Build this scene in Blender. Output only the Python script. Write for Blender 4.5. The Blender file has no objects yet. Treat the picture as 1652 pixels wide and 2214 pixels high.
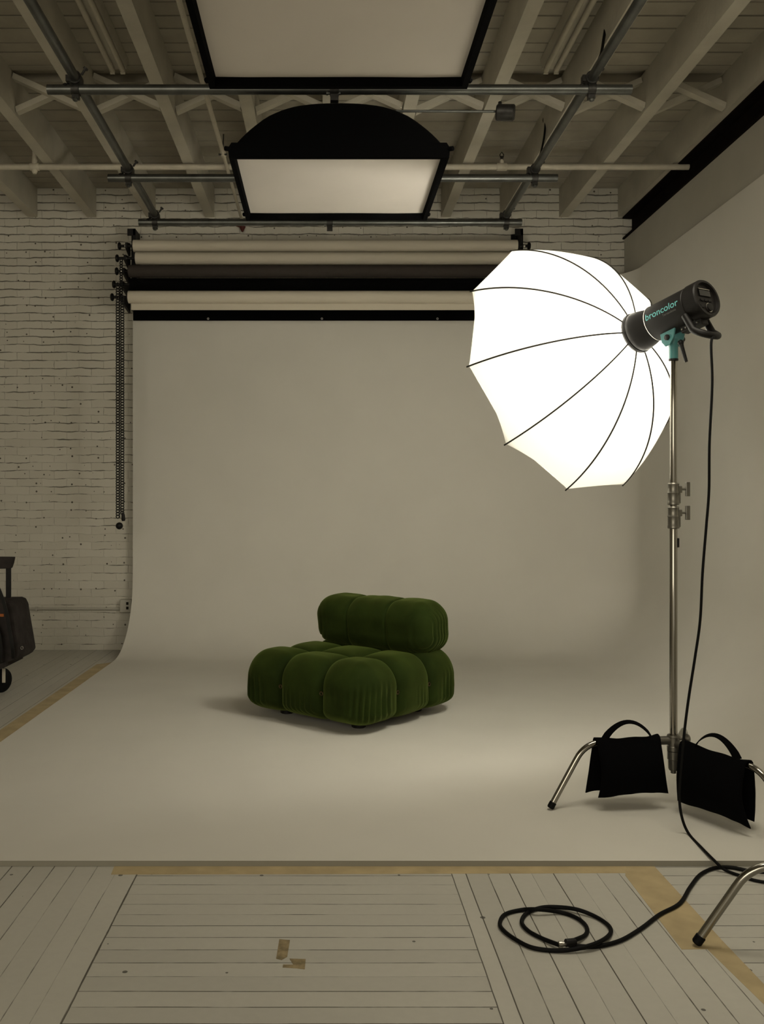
import bpy, bmesh, math, random
from mathutils import Vector, Matrix, noise

random.seed(7)
SC = bpy.context.scene
COL = SC.collection
PI = math.pi
F, CX, CY, CAMH = 2000.0, 702.0, 1094.0, 1.25      # focal length and principal point for a 1652 x 2214 frame, eye height

# ------------------------------------------------------------------ camera
cam = bpy.data.cameras.new('camera')
cam.sensor_width = 36.0
cam.sensor_fit = 'AUTO'
cam.lens = F / 2214 * 36.0
cam.shift_x = (826 - CX) / 2214
cam.shift_y = -(1107 - CY) / 2214
cam.clip_start = 0.05
camo = bpy.data.objects.new('camera', cam)
COL.objects.link(camo)
camo.location = (0, 0, CAMH)
camo.rotation_euler = (PI / 2, 0, 0)
SC.camera = camo

# ------------------------------------------------------------------ world, lights, exposure
W = bpy.data.worlds.new('world')
SC.world = W
W.use_nodes = True
W.node_tree.nodes['Background'].inputs[0].default_value = (1.0, 0.91, 0.72, 1)
W.node_tree.nodes['Background'].inputs[1].default_value = 0.64
SC.view_settings.view_transform = 'Standard'
SC.view_settings.look = 'None'
SC.view_settings.gamma = 1.0
SC.view_settings.exposure = 0.07
SC.view_settings.use_curve_mapping = False

def area(name, loc, target, sx, sy, power, color):
    l = bpy.data.lights.new(name, 'AREA')
    l.shape = 'RECTANGLE'
    l.size, l.size_y = sx, sy
    l.energy = power
    l.color = color
    o = bpy.data.objects.new(name, l)
    COL.objects.link(o)
    o.location = loc
    d = Vector(target) - Vector(loc)
    o.rotation_euler = d.to_track_quat('-Z', 'Y').to_euler()
    return o

REAR_FILL_P = 92
area('added_daylight_fill', (-2.3, -2.9, 2.6), (1.4, 5.5, 1.2), 3.6, 2.2, REAR_FILL_P, (1.0, 0.91, 0.73))  # unseen area lamp added behind the camera, stands in for daylight
area('added_overhead_fill', (1.15, 2.95, 3.28), (1.0, 3.7, 0), 1.4, 0.85, 31, (1.0, 0.92, 0.75))  # area lamp added above the frame, deepens shadows under the bags and chair
FLASH_P = 68

# ------------------------------------------------------------------ helpers
def link(name, me, mats, parent=None, loc=None):
    """loc: world origin of the object (defaults to the parent's)."""
    if not isinstance(mats, (list, tuple)):
        mats = [mats]
    for m in mats:
        me.materials.append(m)
    o = bpy.data.objects.new(name, me)
    COL.objects.link(o)
    org = Vector(loc) if loc is not None else (parent_world(parent) if parent else Vector((0, 0, 0)))
    me.transform(Matrix.Translation(-org))
    if parent:
        o.parent = parent
        o.location = org - parent_world(parent)
    else:
        o.location = org
    return o

def parent_world(p):
    v = Vector((0, 0, 0))
    while p is not None:
        v += p.location
        p = p.parent
    return v

def tag(o, label=None, cat=None, group=None, kind=None):
    if label: o['label'] = label
    if cat: o['category'] = cat
    if group: o['group'] = group
    if kind: o['kind'] = kind
    return o

def thing(name, label, cat, loc, group=None):
    o = bpy.data.objects.new(name, None)
    COL.objects.link(o)
    o.empty_display_size = 0.1
    o.location = loc
    return tag(o, label, cat, group)

def P(px, py, d):
    return Vector(((px - CX) * d / F, d, CAMH + (CY - py) * d / F))

def G(px, py, z=0.0):
    d = F * (CAMH - z) / (py - CY)
    return Vector(((px - CX) * d / F, d, z))

class MB:
    def __init__(s):
        s.v, s.f, s.m = [], [], []
        s.cur = 0
    def add(s, vs, fs):
        o = len(s.v)
        s.v += [tuple(x) for x in vs]
        s.f += [tuple(i + o for i in q) for q in fs]
        s.m += [s.cur] * len(fs)
        return s
    def box(s, x0, x1, y0, y1, z0, z1, M=None):
        vs = [Vector((x, y, z)) for x in (x0, x1) for y in (y0, y1) for z in (z0, z1)]
        if M is not None:
            vs = [M @ v for v in vs]
        return s.add(vs, [(0, 1, 3, 2), (4, 6, 7, 5), (0, 4, 5, 1), (2, 3, 7, 6), (0, 2, 6, 4), (1, 5, 7, 3)])
    def rings(s, rings, close=True, cap=True):
        n = len(rings[0])
        vs = [p for r in rings for p in r]
        fs = []
        for i in range(len(rings) - 1):
            for j in range(n if close else n - 1):
                k = (j + 1) % n
                fs.append((i * n + j, i * n + k, (i + 1) * n + k, (i + 1) * n + j))
        if cap:
            fs.append(tuple(reversed(range(n))))
            fs.append(tuple(range((len(rings) - 1) * n, len(rings) * n)))
        return s.add(vs, fs)
    def tube(s, pts, r, n=12, cap=True):
        pts = [Vector(p) for p in pts]
        rs = r if isinstance(r, (list, tuple)) else [r] * len(pts)
        rings = []
        t = (pts[1] - pts[0]).normalized()
        a = Vector((0, 0, 1)) if abs(t.z) < 0.9 else Vector((1, 0, 0))
        u = t.cross(a).normalized()
        for i, p in enumerate(pts):
            if i == 0: tt = pts[1] - pts[0]
            elif i == len(pts) - 1: tt = pts[-1] - pts[-2]
            else: tt = (pts[i + 1] - p).normalized() + (p - pts[i - 1]).normalized()
            tt.normalize()
            u = (u - tt * u.dot(tt)).normalized()
            w = tt.cross(u)
            rings.append([p + (u * math.cos(k * 2 * PI / n) + w * math.sin(k * 2 * PI / n)) * rs[i] for k in range(n)])
        return s.rings(rings, True, cap)
    def lathe(s, c, axis, prof, n=32, cap=True):
        """prof: list of (distance along axis, radius)."""
        c, ax = Vector(c), Vector(axis).normalized()
        a = Vector((0, 0, 1)) if abs(ax.z) < 0.9 else Vector((1, 0, 0))
        u = ax.cross(a).normalized(); w = ax.cross(u)
        rings = [[c + ax * t + (u * math.cos(k * 2 * PI / n) + w * math.sin(k * 2 * PI / n)) * max(r, 1e-4) for k in range(n)] for t, r in prof]
        return s.rings(rings, True, cap)
    def ball(s, c, r, n=14):
        return s.lathe(Vector(c), (0, 0, 1), [(-r * math.cos(i * PI / n), r * math.sin(i * PI / n)) for i in range(n + 1)], n * 2)
    def grid(s, fn, nu, nv, closeu=False):
        vs = [fn(i / nu, j / nv) for i in range(nu + 1) for j in range(nv + 1)]
        fs = [(i * (nv + 1) + j, (i + 1) * (nv + 1) + j, (i + 1) * (nv + 1) + j + 1, i * (nv + 1) + j + 1) for i in range(nu) for j in range(nv)]
        return s.add(vs, fs)
    def mesh(s, name, smooth=True, ang=35, fix=True):
        me = bpy.data.meshes.new(name)
        me.from_pydata(s.v, [], s.f)
        for i, p in enumerate(me.polygons):
            p.material_index = s.m[i]
        if fix:
            bm = bmesh.new(); bm.from_mesh(me)
            bmesh.ops.recalc_face_normals(bm, faces=bm.faces)
            bm.to_mesh(me); bm.free()
        if smooth:
            me.polygons.foreach_set('use_smooth', [True] * len(me.polygons))
            me.set_sharp_from_angle(angle=math.radians(ang))
        me.update()
        return me
    def build(s, name, mats, parent=None, loc=None, bevel=0, smooth=True, ang=35, fix=True):
        o = link(name, s.mesh(name, smooth, ang, fix), mats, parent, loc)
        if bevel:
            b = o.modifiers.new('bevel', 'BEVEL')
            b.width = bevel; b.segments = 2; b.limit_method = 'ANGLE'
        return o

def spline(pts, n=10):
    pts = [Vector(p) for p in pts]
    q = [pts[0] * 2 - pts[1]] + pts + [pts[-1] * 2 - pts[-2]]
    out = []
    for i in range(1, len(q) - 2):
        a, b, c, d = q[i - 1:i + 3]
        for k in range(n):
            t = k / n
            out.append(0.5 * ((2 * b) + (c - a) * t + (2 * a - 5 * b + 4 * c - d) * t * t + (3 * b - a - 3 * c + d) * t ** 3))
    out.append(pts[-1])
    return out

def copy_tree(o, parent=None):
    c = o.copy()
    COL.objects.link(c)
    if parent: c.parent = parent
    for ch in [x for x in o.children]:
        copy_tree(ch, c)
    return c

# ------------------------------------------------------------------ materials
def mat(name, color, rough=0.7, metal=0.0, spec=0.3, nscale=0, namp=0.0, bump=0.0, bscale=60, sheen=0.0, sheen_tint=None, coat=0):
    m = bpy.data.materials.new(name)
    m.use_nodes = True
    nt = m.node_tree
    b = nt.nodes['Principled BSDF']
    b.inputs['Base Color'].default_value = (*color, 1)
    b.inputs['Roughness'].default_value = rough
    b.inputs['Metallic'].default_value = metal
    b.inputs['Specular IOR Level'].default_value = spec
    if sheen:
        b.inputs['Sheen Weight'].default_value = sheen
        b.inputs['Sheen Roughness'].default_value = 0.5
        if sheen_tint: b.inputs['Sheen Tint'].default_value = (*sheen_tint, 1)
    tc = nt.nodes.new('ShaderNodeTexCoord')
    if namp:
        nz = nt.nodes.new('ShaderNodeTexNoise')
        nz.inputs['Scale'].default_value = nscale
        nz.inputs['Detail'].default_value = 5
        nt.links.new(tc.outputs['Object'], nz.inputs['Vector'])
        r = nt.nodes.new('ShaderNodeValToRGB')
        r.color_ramp.elements[0].position = 0.3
        r.color_ramp.elements[1].position = 0.7
        r.color_ramp.elements[0].color = (*[c * (1 - namp) for c in color], 1)
        r.color_ramp.elements[1].color = (*[min(1, c * (1 + namp)) for c in color], 1)
        nt.links.new(nz.outputs['Fac'], r.inputs['Fac'])
        nt.links.new(r.outputs['Color'], b.inputs['Base Color'])
    if bump:
        n2 = nt.nodes.new('ShaderNodeTexNoise')
        n2.inputs['Scale'].default_value = bscale
        n2.inputs['Detail'].default_value = 4
        nt.links.new(tc.outputs['Object'], n2.inputs['Vector'])
        bp = nt.nodes.new('ShaderNodeBump')
        bp.inputs['Strength'].default_value = bump
        bp.inputs['Distance'].default_value = 0.01
        nt.links.new(n2.outputs['Fac'], bp.inputs['Height'])
        nt.links.new(bp.outputs['Normal'], b.inputs['Normal'])
    return m

class NT:
    """small helper to write node maths"""
    def __init__(s, m):
        s.nt = m.node_tree
    def new(s, t, **k):
        n = s.nt.nodes.new(t)
        for a, b in k.items(): setattr(n, a, b)
        return n
    def put(s, sock, v):
        if isinstance(v, (int, float)): sock.default_value = v
        elif isinstance(v, tuple): sock.default_value = v
        else: s.nt.links.new(v, sock)
    def m(s, op, a, b=0.0, c=None):
        n = s.new('ShaderNodeMath', operation=op)
        s.put(n.inputs[0], a); s.put(n.inputs[1], b)
        if c is not None: s.put(n.inputs[2], c)
        return n.outputs[0]
    def noise(s, vec, scale, detail=3, rough=0.5):
        n = s.new('ShaderNodeTexNoise')
        s.put(n.inputs['Vector'], vec)
        n.inputs['Scale'].default_value = scale
        n.inputs['Detail'].default_value = detail
        n.inputs['Roughness'].default_value = rough
        return n
    def mix(s, fac, a, b):
        n = s.new('ShaderNodeMix', data_type='RGBA')
        s.put(n.inputs[0], fac); s.put(n.inputs[6], a); s.put(n.inputs[7], b)
        return n.outputs[2]
    def ramp(s, v, lo, hi):
        n = s.new('ShaderNodeMapRange')
        s.put(n.inputs[0], v); n.inputs[1].default_value = lo; n.inputs[2].default_value = hi
        return n.outputs[0]
    def chips(s, vec, scale, thr, keep=0.5):
        """sparse dark chips: voronoi cells smaller than thr, only some cells"""
        v = s.new('ShaderNodeTexVoronoi', feature='F1', voronoi_dimensions='2D')
        s.put(v.inputs['Vector'], vec); v.inputs['Scale'].default_value = scale
        sep = s.new('ShaderNodeSeparateColor'); s.put(sep.inputs[0], v.outputs['Color'])
        size = s.m('MULTIPLY', sep.outputs[0], thr)
        on = s.m('GREATER_THAN', sep.outputs[1], keep)
        return s.m('MULTIPLY', s.m('LESS_THAN', v.outputs['Distance'], size), on)

PAINT = (0.60, 0.575, 0.50)

def brick_mat():
    m = bpy.data.materials.new('white_painted_brick'); m.use_nodes = True
    h = NT(m); b = m.node_tree.nodes['Principled BSDF']
    tc = h.new('ShaderNodeTexCoord').outputs['Object']
    sep = h.new('ShaderNodeSeparateXYZ'); h.put(sep.inputs[0], tc)
    nz = h.noise(tc, 5, 3); nz2 = h.noise(tc, 22, 3)
    sp = h.new('ShaderNodeSeparateColor'); h.put(sp.inputs[0], nz.outputs['Color'])
    sp2 = h.new('ShaderNodeSeparateColor'); h.put(sp2.inputs[0], nz2.outputs['Color'])
    x = h.m('ADD', h.m('ADD', sep.outputs[0], sep.outputs[1]), h.m('MULTIPLY', sp2.outputs[0], 0.016))
    z = h.m('ADD', h.m('ADD', sep.outputs[2], h.m('MULTIPLY', sp.outputs[1], 0.03)), h.m('MULTIPLY', sp2.outputs[1], 0.008))
    cb = h.new('ShaderNodeCombineXYZ'); h.put(cb.inputs[0], x); h.put(cb.inputs[1], z)
    br = h.new('ShaderNodeTexBrick')
    h.put(br.inputs['Vector'], cb.outputs[0])
    br.inputs['Scale'].default_value = 1.0
    br.inputs['Mortar Size'].default_value = 0.0042
    br.inputs['Mortar Smooth'].default_value = 0.9
    br.inputs['Brick Width'].default_value = 0.215
    br.inputs['Row Height'].default_value = 0.0685
    br.inputs['Color1'].default_value = (*PAINT, 1)
    br.inputs['Color2'].default_value = (0.55, 0.525, 0.45, 1)
    br.inputs['Mortar'].default_value = (0.55, 0.52, 0.45, 1)
    big = h.noise(tc, 1.6, 3).outputs['Fac']
    mid = h.noise(tc, 9, 4).outputs['Fac']
    # cracks in the paint follow the courses, more of them high on the wall
    hi = h.ramp(sep.outputs[2], 0.6, 3.6)
    row = h.m('FRACT', h.m('DIVIDE', z, 0.0685))
    dist = h.m('MULTIPLY', h.m('MINIMUM', row, h.m('SUBTRACT', 1.0, row)), 0.0685)
    st = h.new('ShaderNodeMapping'); h.put(st.inputs[0], tc); st.inputs['Scale'].default_value = (3.2, 3.2, 14.0)
    mid = h.noise(st.outputs[0], 1.6, 4, 0.6).outputs['Fac']
    amt = h.ramp(h.m('ADD', mid, h.m('MULTIPLY', hi, 0.22)), 0.50, 0.82)
    wd = h.m('ADD', 0.0008, h.m('MULTIPLY', amt, 0.0060))
    crackh = h.m('MULTIPLY', h.m('SUBTRACT', 1.0, h.ramp(h.m('DIVIDE', dist, wd), 0.35, 1.2)), h.ramp(amt, 0.02, 0.35))
    mid2 = h.noise(tc, 11, 4).outputs['Fac']
    crackv = h.m('MULTIPLY', h.ramp(h.m('ADD', mid2, h.m('MULTIPLY', hi, 0.12)), 0.58, 0.72), h.ramp(br.outputs['Fac'], 0.6, 1.0))
    crack = h.m('MAXIMUM', crackh, h.m('MULTIPLY', crackv, 0.7))
    cb2 = h.new('ShaderNodeCombineXYZ'); h.put(cb2.inputs[0], h.m('ADD', sep.outputs[0], sep.outputs[1])); h.put(cb2.inputs[1], sep.outputs[2])
    chip = h.chips(cb2.outputs[0], 13, 0.11, 0.62)
    dark = h.m('MAXIMUM', h.m('MULTIPLY', crack, 0.85), h.m('MULTIPLY', chip, 0.9))
    col = h.mix(h.m('MULTIPLY', h.ramp(br.outputs['Fac'], 0.2, 1.0), 0.07), br.outputs['Color'], (0.22, 0.20, 0.16, 1))
    col = h.mix(h.m('MULTIPLY', h.ramp(big, 0.35, 0.7), 0.22), col, (0.42, 0.40, 0.33, 1))
    col = h.mix(dark, col, (0.05, 0.042, 0.03, 1))
    h.put(b.inputs['Base Color'], col)
    b.inputs['Roughness'].default_value = 0.75
    b.inputs['Specular IOR Level'].default_value = 0.2
    hgt = h.m('SUBTRACT', h.m('ADD', h.m('MULTIPLY', nz2.outputs['Fac'], 0.5), h.m('MULTIPLY', big, 0.3)), h.m('ADD', h.m('MULTIPLY', br.outputs['Fac'], 0.6), dark))
    bp = h.new('ShaderNodeBump'); bp.inputs['Strength'].default_value = 0.45; bp.inputs['Distance'].default_value = 0.008
    h.put(bp.inputs['Height'], hgt); h.put(b.inputs['Normal'], bp.outputs[0])
    return m

def floor_mat():
    m = bpy.data.materials.new('white_painted_floorboards'); m.use_nodes = True
    h = NT(m); b = m.node_tree.nodes['Principled BSDF']
    tc = h.new('ShaderNodeTexCoord').outputs['Object']
    sep = h.new('ShaderNodeSeparateXYZ'); h.put(sep.inputs[0], tc)
    X, Y = sep.outputs[0], sep.outputs[1]
    XL, XR, XT = -0.636, 0.432, 1.10
    inner = h.m('MULTIPLY', h.m('GREATER_THAN', X, XL), h.m('LESS_THAN', X, XR))
    trans = h.m('MAXIMUM', inner, h.m('GREATER_THAN', X, XT))
    wb = 0.0745
    wob = h.m('MULTIPLY', h.noise(tc, 3, 2).outputs['Fac'], 0.004)
    cy_ = h.m('DIVIDE', h.m('ADD', Y, wob), wb)
    cx_ = h.m('DIVIDE', h.m('ADD', h.m('SUBTRACT', X, XL), wob), wb)
    c = h.m('ADD', h.m('MULTIPLY', cy_, trans), h.m('MULTIPLY', cx_, h.m('SUBTRACT', 1.0, trans)))
    fr = h.m('FRACT', c); idx = h.m('FLOOR', c)
    e = h.m('MINIMUM', fr, h.m('SUBTRACT', 1.0, fr))
    # each seam opens and closes along its own length
    wn = h.new('ShaderNodeTexWhiteNoise', noise_dimensions='1D')
    seam = h.m('FLOOR', h.m('ADD', c, 0.5))
    h.put(wn.inputs['W'], seam)
    along = h.m('ADD', h.m('MULTIPLY', X, trans), h.m('MULTIPLY', Y, h.m('SUBTRACT', 1.0, trans)))
    cb = h.new('ShaderNodeCombineXYZ'); h.put(cb.inputs[0], h.m('MULTIPLY', along, 3.5)); h.put(cb.inputs[1], h.m('MULTIPLY', seam, 7.31))
    dash = h.noise(cb.outputs[0], 1.3, 4, 0.65).outputs['Fac']
    strength = h.ramp(h.m('ADD', dash, h.m('MULTIPLY', wn.outputs['Value'], 0.35)), 0.45, 0.72)
    wid = h.m('ADD', 0.012, h.m('MULTIPLY', strength, 0.012))
    line = h.m('MULTIPLY', h.m('SUBTRACT', 1.0, h.ramp(h.m('DIVIDE', e, wid), 0.5, 1.3)), h.m('ADD', 0.22, h.m('MULTIPLY', strength, 0.72)))
    # block borders
    bl = None
    for xb in (XL, XR):
        d = h.m('ABSOLUTE', h.m('SUBTRACT', h.m('ADD', X, h.m('MULTIPLY', h.noise(tc, 8, 2).outputs['Fac'], 0.004)), xb + 0.002))
        q = h.m('MULTIPLY', h.m('LESS_THAN', d, 0.0017), 0.85)
        bl = q if bl is None else h.m('MAXIMUM', bl, q)
    line = h.m('MAXIMUM', line, bl)
    chip = h.chips(tc, 6.0, 0.055, 0.74)
    big = h.noise(tc, 1.3, 4).outputs['Fac']
    fine = h.noise(tc, 40, 3).outputs['Fac']
    wn2 = h.new('ShaderNodeTexWhiteNoise', noise_dimensions='1D'); h.put(wn2.inputs['W'], h.m('ADD', idx, 0.37))
    tone = h.m('ADD', 0.93, h.m('MULTIPLY', wn2.outputs['Value'], 0.10))
    tone = h.m('MULTIPLY', tone, h.m('ADD', 0.86, h.m('MULTIPLY', big, 0.25)))
    tone = h.m('MULTIPLY', tone, h.m('ADD', 0.95, h.m('MULTIPLY', fine, 0.10)))
    base = h.new('ShaderNodeMix', data_type='RGBA', blend_type='MULTIPLY')
    base.inputs[0].default_value = 1.0
    base.inputs[6].default_value = (0.49, 0.475, 0.42, 1)
    cc = h.new('ShaderNodeCombineColor')
    for i in range(3): h.put(cc.inputs[i], tone)
    h.put(base.inputs[7], cc.outputs[0])
    col = h.mix(line, base.outputs[2], (0.05, 0.042, 0.03, 1))
    col = h.mix(h.m('MULTIPLY', chip, 0.85), col, (0.06, 0.055, 0.045, 1))
    h.put(b.inputs['Base Color'], col)
    b.inputs['Roughness'].default_value = 0.5
    b.inputs['Specular IOR Level'].default_value = 0.3
    bp = h.new('ShaderNodeBump'); bp.inputs['Strength'].default_value = 0.5; bp.inputs['Distance'].default_value = 0.003
    h.put(bp.inputs['Height'], h.m('SUBTRACT', h.m('MULTIPLY', big, 0.4), line)); h.put(b.inputs['Normal'], bp.outputs[0])
    return m

def umbrella_mat(name='translucent_white_fabric', trans=0.22, sheer=0.0):
    m = bpy.data.materials.new(name); m.use_nodes = True
    h = NT(m); nt = m.node_tree
    nt.nodes.remove(nt.nodes['Principled BSDF'])
    d = h.new('ShaderNodeBsdfDiffuse'); d.inputs[0].default_value = (0.80, 0.79, 0.74, 1)
    t = h.new('ShaderNodeBsdfTranslucent'); t.inputs[0].default_value = (0.80, 0.79, 0.74, 1)
    mx = h.new('ShaderNodeMixShader'); mx.inputs[0].default_value = trans
    h.put(mx.inputs[1], d.outputs[0]); h.put(mx.inputs[2], t.outputs[0])
    out = mx.outputs[0]
    if sheer:
        tp = h.new('ShaderNodeBsdfTransparent')
        m2 = h.new('ShaderNodeMixShader'); m2.inputs[0].default_value = sheer
        h.put(m2.inputs[1], out); h.put(m2.inputs[2], tp.outputs[0]); out = m2.outputs[0]
    h.put(nt.nodes['Material Output'].inputs[0], out)
    return m

M_brick = brick_mat()
M_floor = floor_mat()
M_cyc = mat('matte_backdrop_paint', (0.62, 0.60, 0.54), 0.85, spec=0.12, nscale=2.5, namp=0.02)
M_edge = mat('backdrop_cut_edge', (0.27, 0.255, 0.21), 0.8, spec=0.1)
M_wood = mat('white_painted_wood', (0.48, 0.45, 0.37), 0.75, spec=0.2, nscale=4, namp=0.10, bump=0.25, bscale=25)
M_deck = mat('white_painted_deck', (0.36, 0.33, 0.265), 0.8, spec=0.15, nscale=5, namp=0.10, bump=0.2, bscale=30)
M_gap = mat('dark_gap', (0.02, 0.018, 0.014), 0.9, spec=0.05)
M_wall = mat('painted_plaster', (0.43, 0.41, 0.35), 0.85, spec=0.1, nscale=3, namp=0.04)
M_steelbeam = mat('dark_rust_steel', (0.006, 0.0035, 0.0025), 0.8, spec=0.08, nscale=12, namp=0.4)
M_galv = mat('galvanised_steel', (0.115, 0.118, 0.11), 0.36, metal=0.85, nscale=9, namp=0.25)
M_dkmetal = mat('dark_cast_metal', (0.045, 0.043, 0.04), 0.45, metal=0.7, nscale=30, namp=0.3)
M_chrome = mat('chrome_steel', (0.30, 0.285, 0.25), 0.14, metal=1.0)
M_casting = mat('cast_alloy', (0.19, 0.18, 0.155), 0.36, metal=0.9, nscale=30, namp=0.15)
M_pipe = mat('cream_painted_pipe', (0.48, 0.44, 0.35), 0.5, spec=0.4, nscale=14, namp=0.08)
M_black = mat('black_fabric', (0.0018, 0.0018, 0.002), 0.95, spec=0.05)
M_blackpl = mat('black_plastic', (0.006, 0.0055, 0.005), 0.5, spec=0.25)
M_bodypl = mat('charcoal_housing', (0.0065, 0.0055, 0.005), 0.45, spec=0.25)
M_rubber = mat('black_rubber', (0.0025, 0.0025, 0.0025), 0.6, spec=0.12)
M_teal = mat('teal_anodised', (0.06, 0.20, 0.20), 0.4, spec=0.4)
M_tealtxt = mat('teal_print', (0.13, 0.42, 0.42), 0.6)
M_greytxt = mat('grey_print', (0.11, 0.11, 0.10), 0.6)
M_silver = mat('silver_trim', (0.5, 0.48, 0.44), 0.3, metal=1.0)
M_diff = mat('softbox_fabric', (0.68, 0.635, 0.585), 0.9, spec=0.05, nscale=2, namp=0.03, bump=0.25, bscale=5)
M_sheen = umbrella_mat()
M_net = umbrella_mat('sheer_white_fabric', 0.60, 0.62)
M_paperw = mat('cream_paper_roll', (0.60, 0.55, 0.45), 0.8, spec=0.1)
M_paperg = mat('charcoal_paper_roll', (0.055, 0.046, 0.040), 0.8, spec=0.1)
M_paperk = mat('black_paper_roll', (0.002, 0.002, 0.002), 0.9, spec=0.05)
M_tape = mat('masking_tape', (0.44, 0.35, 0.20), 0.7, spec=0.2, nscale=9, namp=0.14)
M_tapeb = mat('brown_gaffer_tape', (0.26, 0.205, 0.115), 0.7, spec=0.2, nscale=30, namp=0.45)
M_velvet = mat('green_velvet', (0.0145, 0.0245, 0.004), 0.8, spec=0.06, nscale=6, namp=0.35, sheen=0.34, sheen_tint=(0.38, 0.48, 0.11), bump=0.05, bscale=9)
M_bronze = mat('bronze_ring', (0.12, 0.08, 0.04), 0.4, metal=0.9)
M_canvas = mat('grey_brown_canvas', (0.034, 0.029, 0.027), 0.85, spec=0.1, nscale=14, namp=0.25, bump=0.2, bscale=80)
M_orange = mat('orange_tag', (0.30, 0.09, 0.02), 0.7)
M_red = mat('dark_red_metal', (0.08, 0.015, 0.01), 0.5)

# ------------------------------------------------------------------ the room
YW, XR_, XL_ = 8.04, 2.604, -4.2
DECK, JB = 4.01, 3.76
o = MB().box(XL_ - 0.2, 3.2, -4.0, YW + 0.3, -0.1, 0.0).build('floor', M_floor, smooth=False)
tag(o, kind='structure')
o = MB().box(XL_ - 0.2, 3.4, YW, YW + 0.3, 0, DECK + 0.12).build('wall_back', M_brick, smooth=False); tag(o, kind='structure')
o = MB().box(XL_ - 0.3, XL_, -4.0, YW, 0, DECK + 0.12).build('wall_left', M_brick, smooth=False); tag(o, kind='structure')
o = MB().box(XR_, XR_ + 0.3, -4.0, YW, 0, 3.565).build('wall_right', M_wall, smooth=False); tag(o, kind='structure')

mb = MB()
y = -4.0
rnd = random.Random(3)
while y < YW:
    if abs(y - 5.86) < 0.1 and y < 5.9:
        w = 5.86 - y if 5.86 - y > 0.05 else 0.0
    else:
        w = rnd.choice([0.11, 0.13, 0.14, 0.15, 0.17, 0.19])
    if y < 5.86 < y + w + 0.06:
        w = max(0.06, 5.86 - y)
    g = rnd.choice([0.009, 0.012, 0.016, 0.010])
    lift = 0.0
    if abs(y - 5.86) < 0.011:
        w, lift, g = 0.15, 0.05, 0.0
    y1 = min(y + w, YW)
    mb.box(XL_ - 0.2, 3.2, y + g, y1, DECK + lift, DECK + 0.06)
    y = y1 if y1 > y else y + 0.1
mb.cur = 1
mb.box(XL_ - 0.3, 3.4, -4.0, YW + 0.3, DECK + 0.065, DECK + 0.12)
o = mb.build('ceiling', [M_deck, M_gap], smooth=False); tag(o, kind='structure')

ORD = ['first', 'second', 'third', 'fourth', 'fifth', 'sixth', 'seventh', 'eighth', 'ninth', 'tenth', 'eleventh']
JX = [-2.536 + 0.5125 * i for i in range(11)]
for i, x in enumerate(JX):
    o = MB()
    n = 26
    rr = random.Random(i)
    def jfn(u, v, x=x):
        yy = -4.0 + (YW + 4.0) * u
        a = v * 4
        k = int(a) % 4
        # slightly waney edges
        wv = 0.003 * noise.noise(Vector((x * 9, yy * 1.3, 0)))
        c = [(-0.04 + wv, JB - CAMH * 0 + 0.0), (0.04 + wv, JB), (0.04 + wv, DECK + 0.004), (-0.04 + wv, DECK + 0.004)][k]
        return (x + c[0], yy, c[1])
    vs, fs = [], []
    for a in range(n + 1):
        for k in range(4):
            vs.append(jfn(a / n, k / 4))
    for a in range(n):
        for k in range(4):
            k2 = (k + 1) % 4
            fs.append((a * 4 + k, a * 4 + k2, (a + 1) * 4 + k2, (a + 1) * 4 + k))
    fs += [(0, 1, 2, 3), (n * 4 + 3, n * 4 + 2, n * 4 + 1, n * 4)]
    o.add(vs, fs)
    ob = o.build('ceiling_joist', M_wood, loc=(x, 2, JB), smooth=False)
    lab = 'cream painted wooden ceiling joist, %s from the left where the joists meet the brick' % ORD[i]
    if i == 10: lab = 'cream painted wooden ceiling joist on the far right, directly above the dark steel beam'
    tag(ob, lab, 'joist', 'wooden ceiling joists')

YB = 5.92
for i in range(10):
    xa, xb = JX[i] + 0.041, JX[i + 1] - 0.041
    t = thing('cross_bridging', 'crossed wooden struts between the %s and %s ceiling joists from the left' % (ORD[i], ORD[i + 1]), 'bridging', ((xa + xb) / 2, YB, JB + 0.12), 'cross bridging between the joists')
    for s in (0, 1):
        a = Vector((xa, YB + (0.03 if s else -0.03), (DECK - 0.03) if s == 0 else (JB + 0.03)))
        b = Vector((xb, YB + (0.03 if s else -0.03), (JB + 0.03) if s == 0 else (DECK - 0.03)))
        d = (b - a).normalized(); up = d.cross(Vector((0, 1, 0))).normalized()
        m = MB()
        h_, w_ = 0.019, 0.028
        vs = []
        for q in (a, b):
            for (p, r) in ((-1, -1), (1, -1), (1, 1), (-1, 1)):
                v = q + up * h_ * p + Vector((0, 1, 0)) * w_ * r
                v.x = min(max(v.x, xa), xb)
                vs.append(v)
        m.add(vs, [(0, 1, 2, 3), (7, 6, 5, 4), (0, 4, 5, 1), (1, 5, 6, 2), (2, 6, 7, 3), (3, 7, 4, 0)])
        m.build('strut', M_wood, t, smooth=False)

# steel beam on the right wall, under the last joist
t = thing('steel_beam', 'dark rusty steel beam running along the top of the right wall', 'beam', (2.66, 2.0, 3.565))
MB().box(2.67, 2.682, -4.0, YW, 3.58, 3.75).build('web', M_steelbeam, t, smooth=False)
MB().box(2.588, 2.78, -4.0, YW, 3.566, 3.58).build('flange', M_steelbeam, t, smooth=False)
MB().box(2.588, 2.78, -4.0, YW, 3.745, 3.759).build('flange', M_steelbeam, t, smooth=False)

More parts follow.
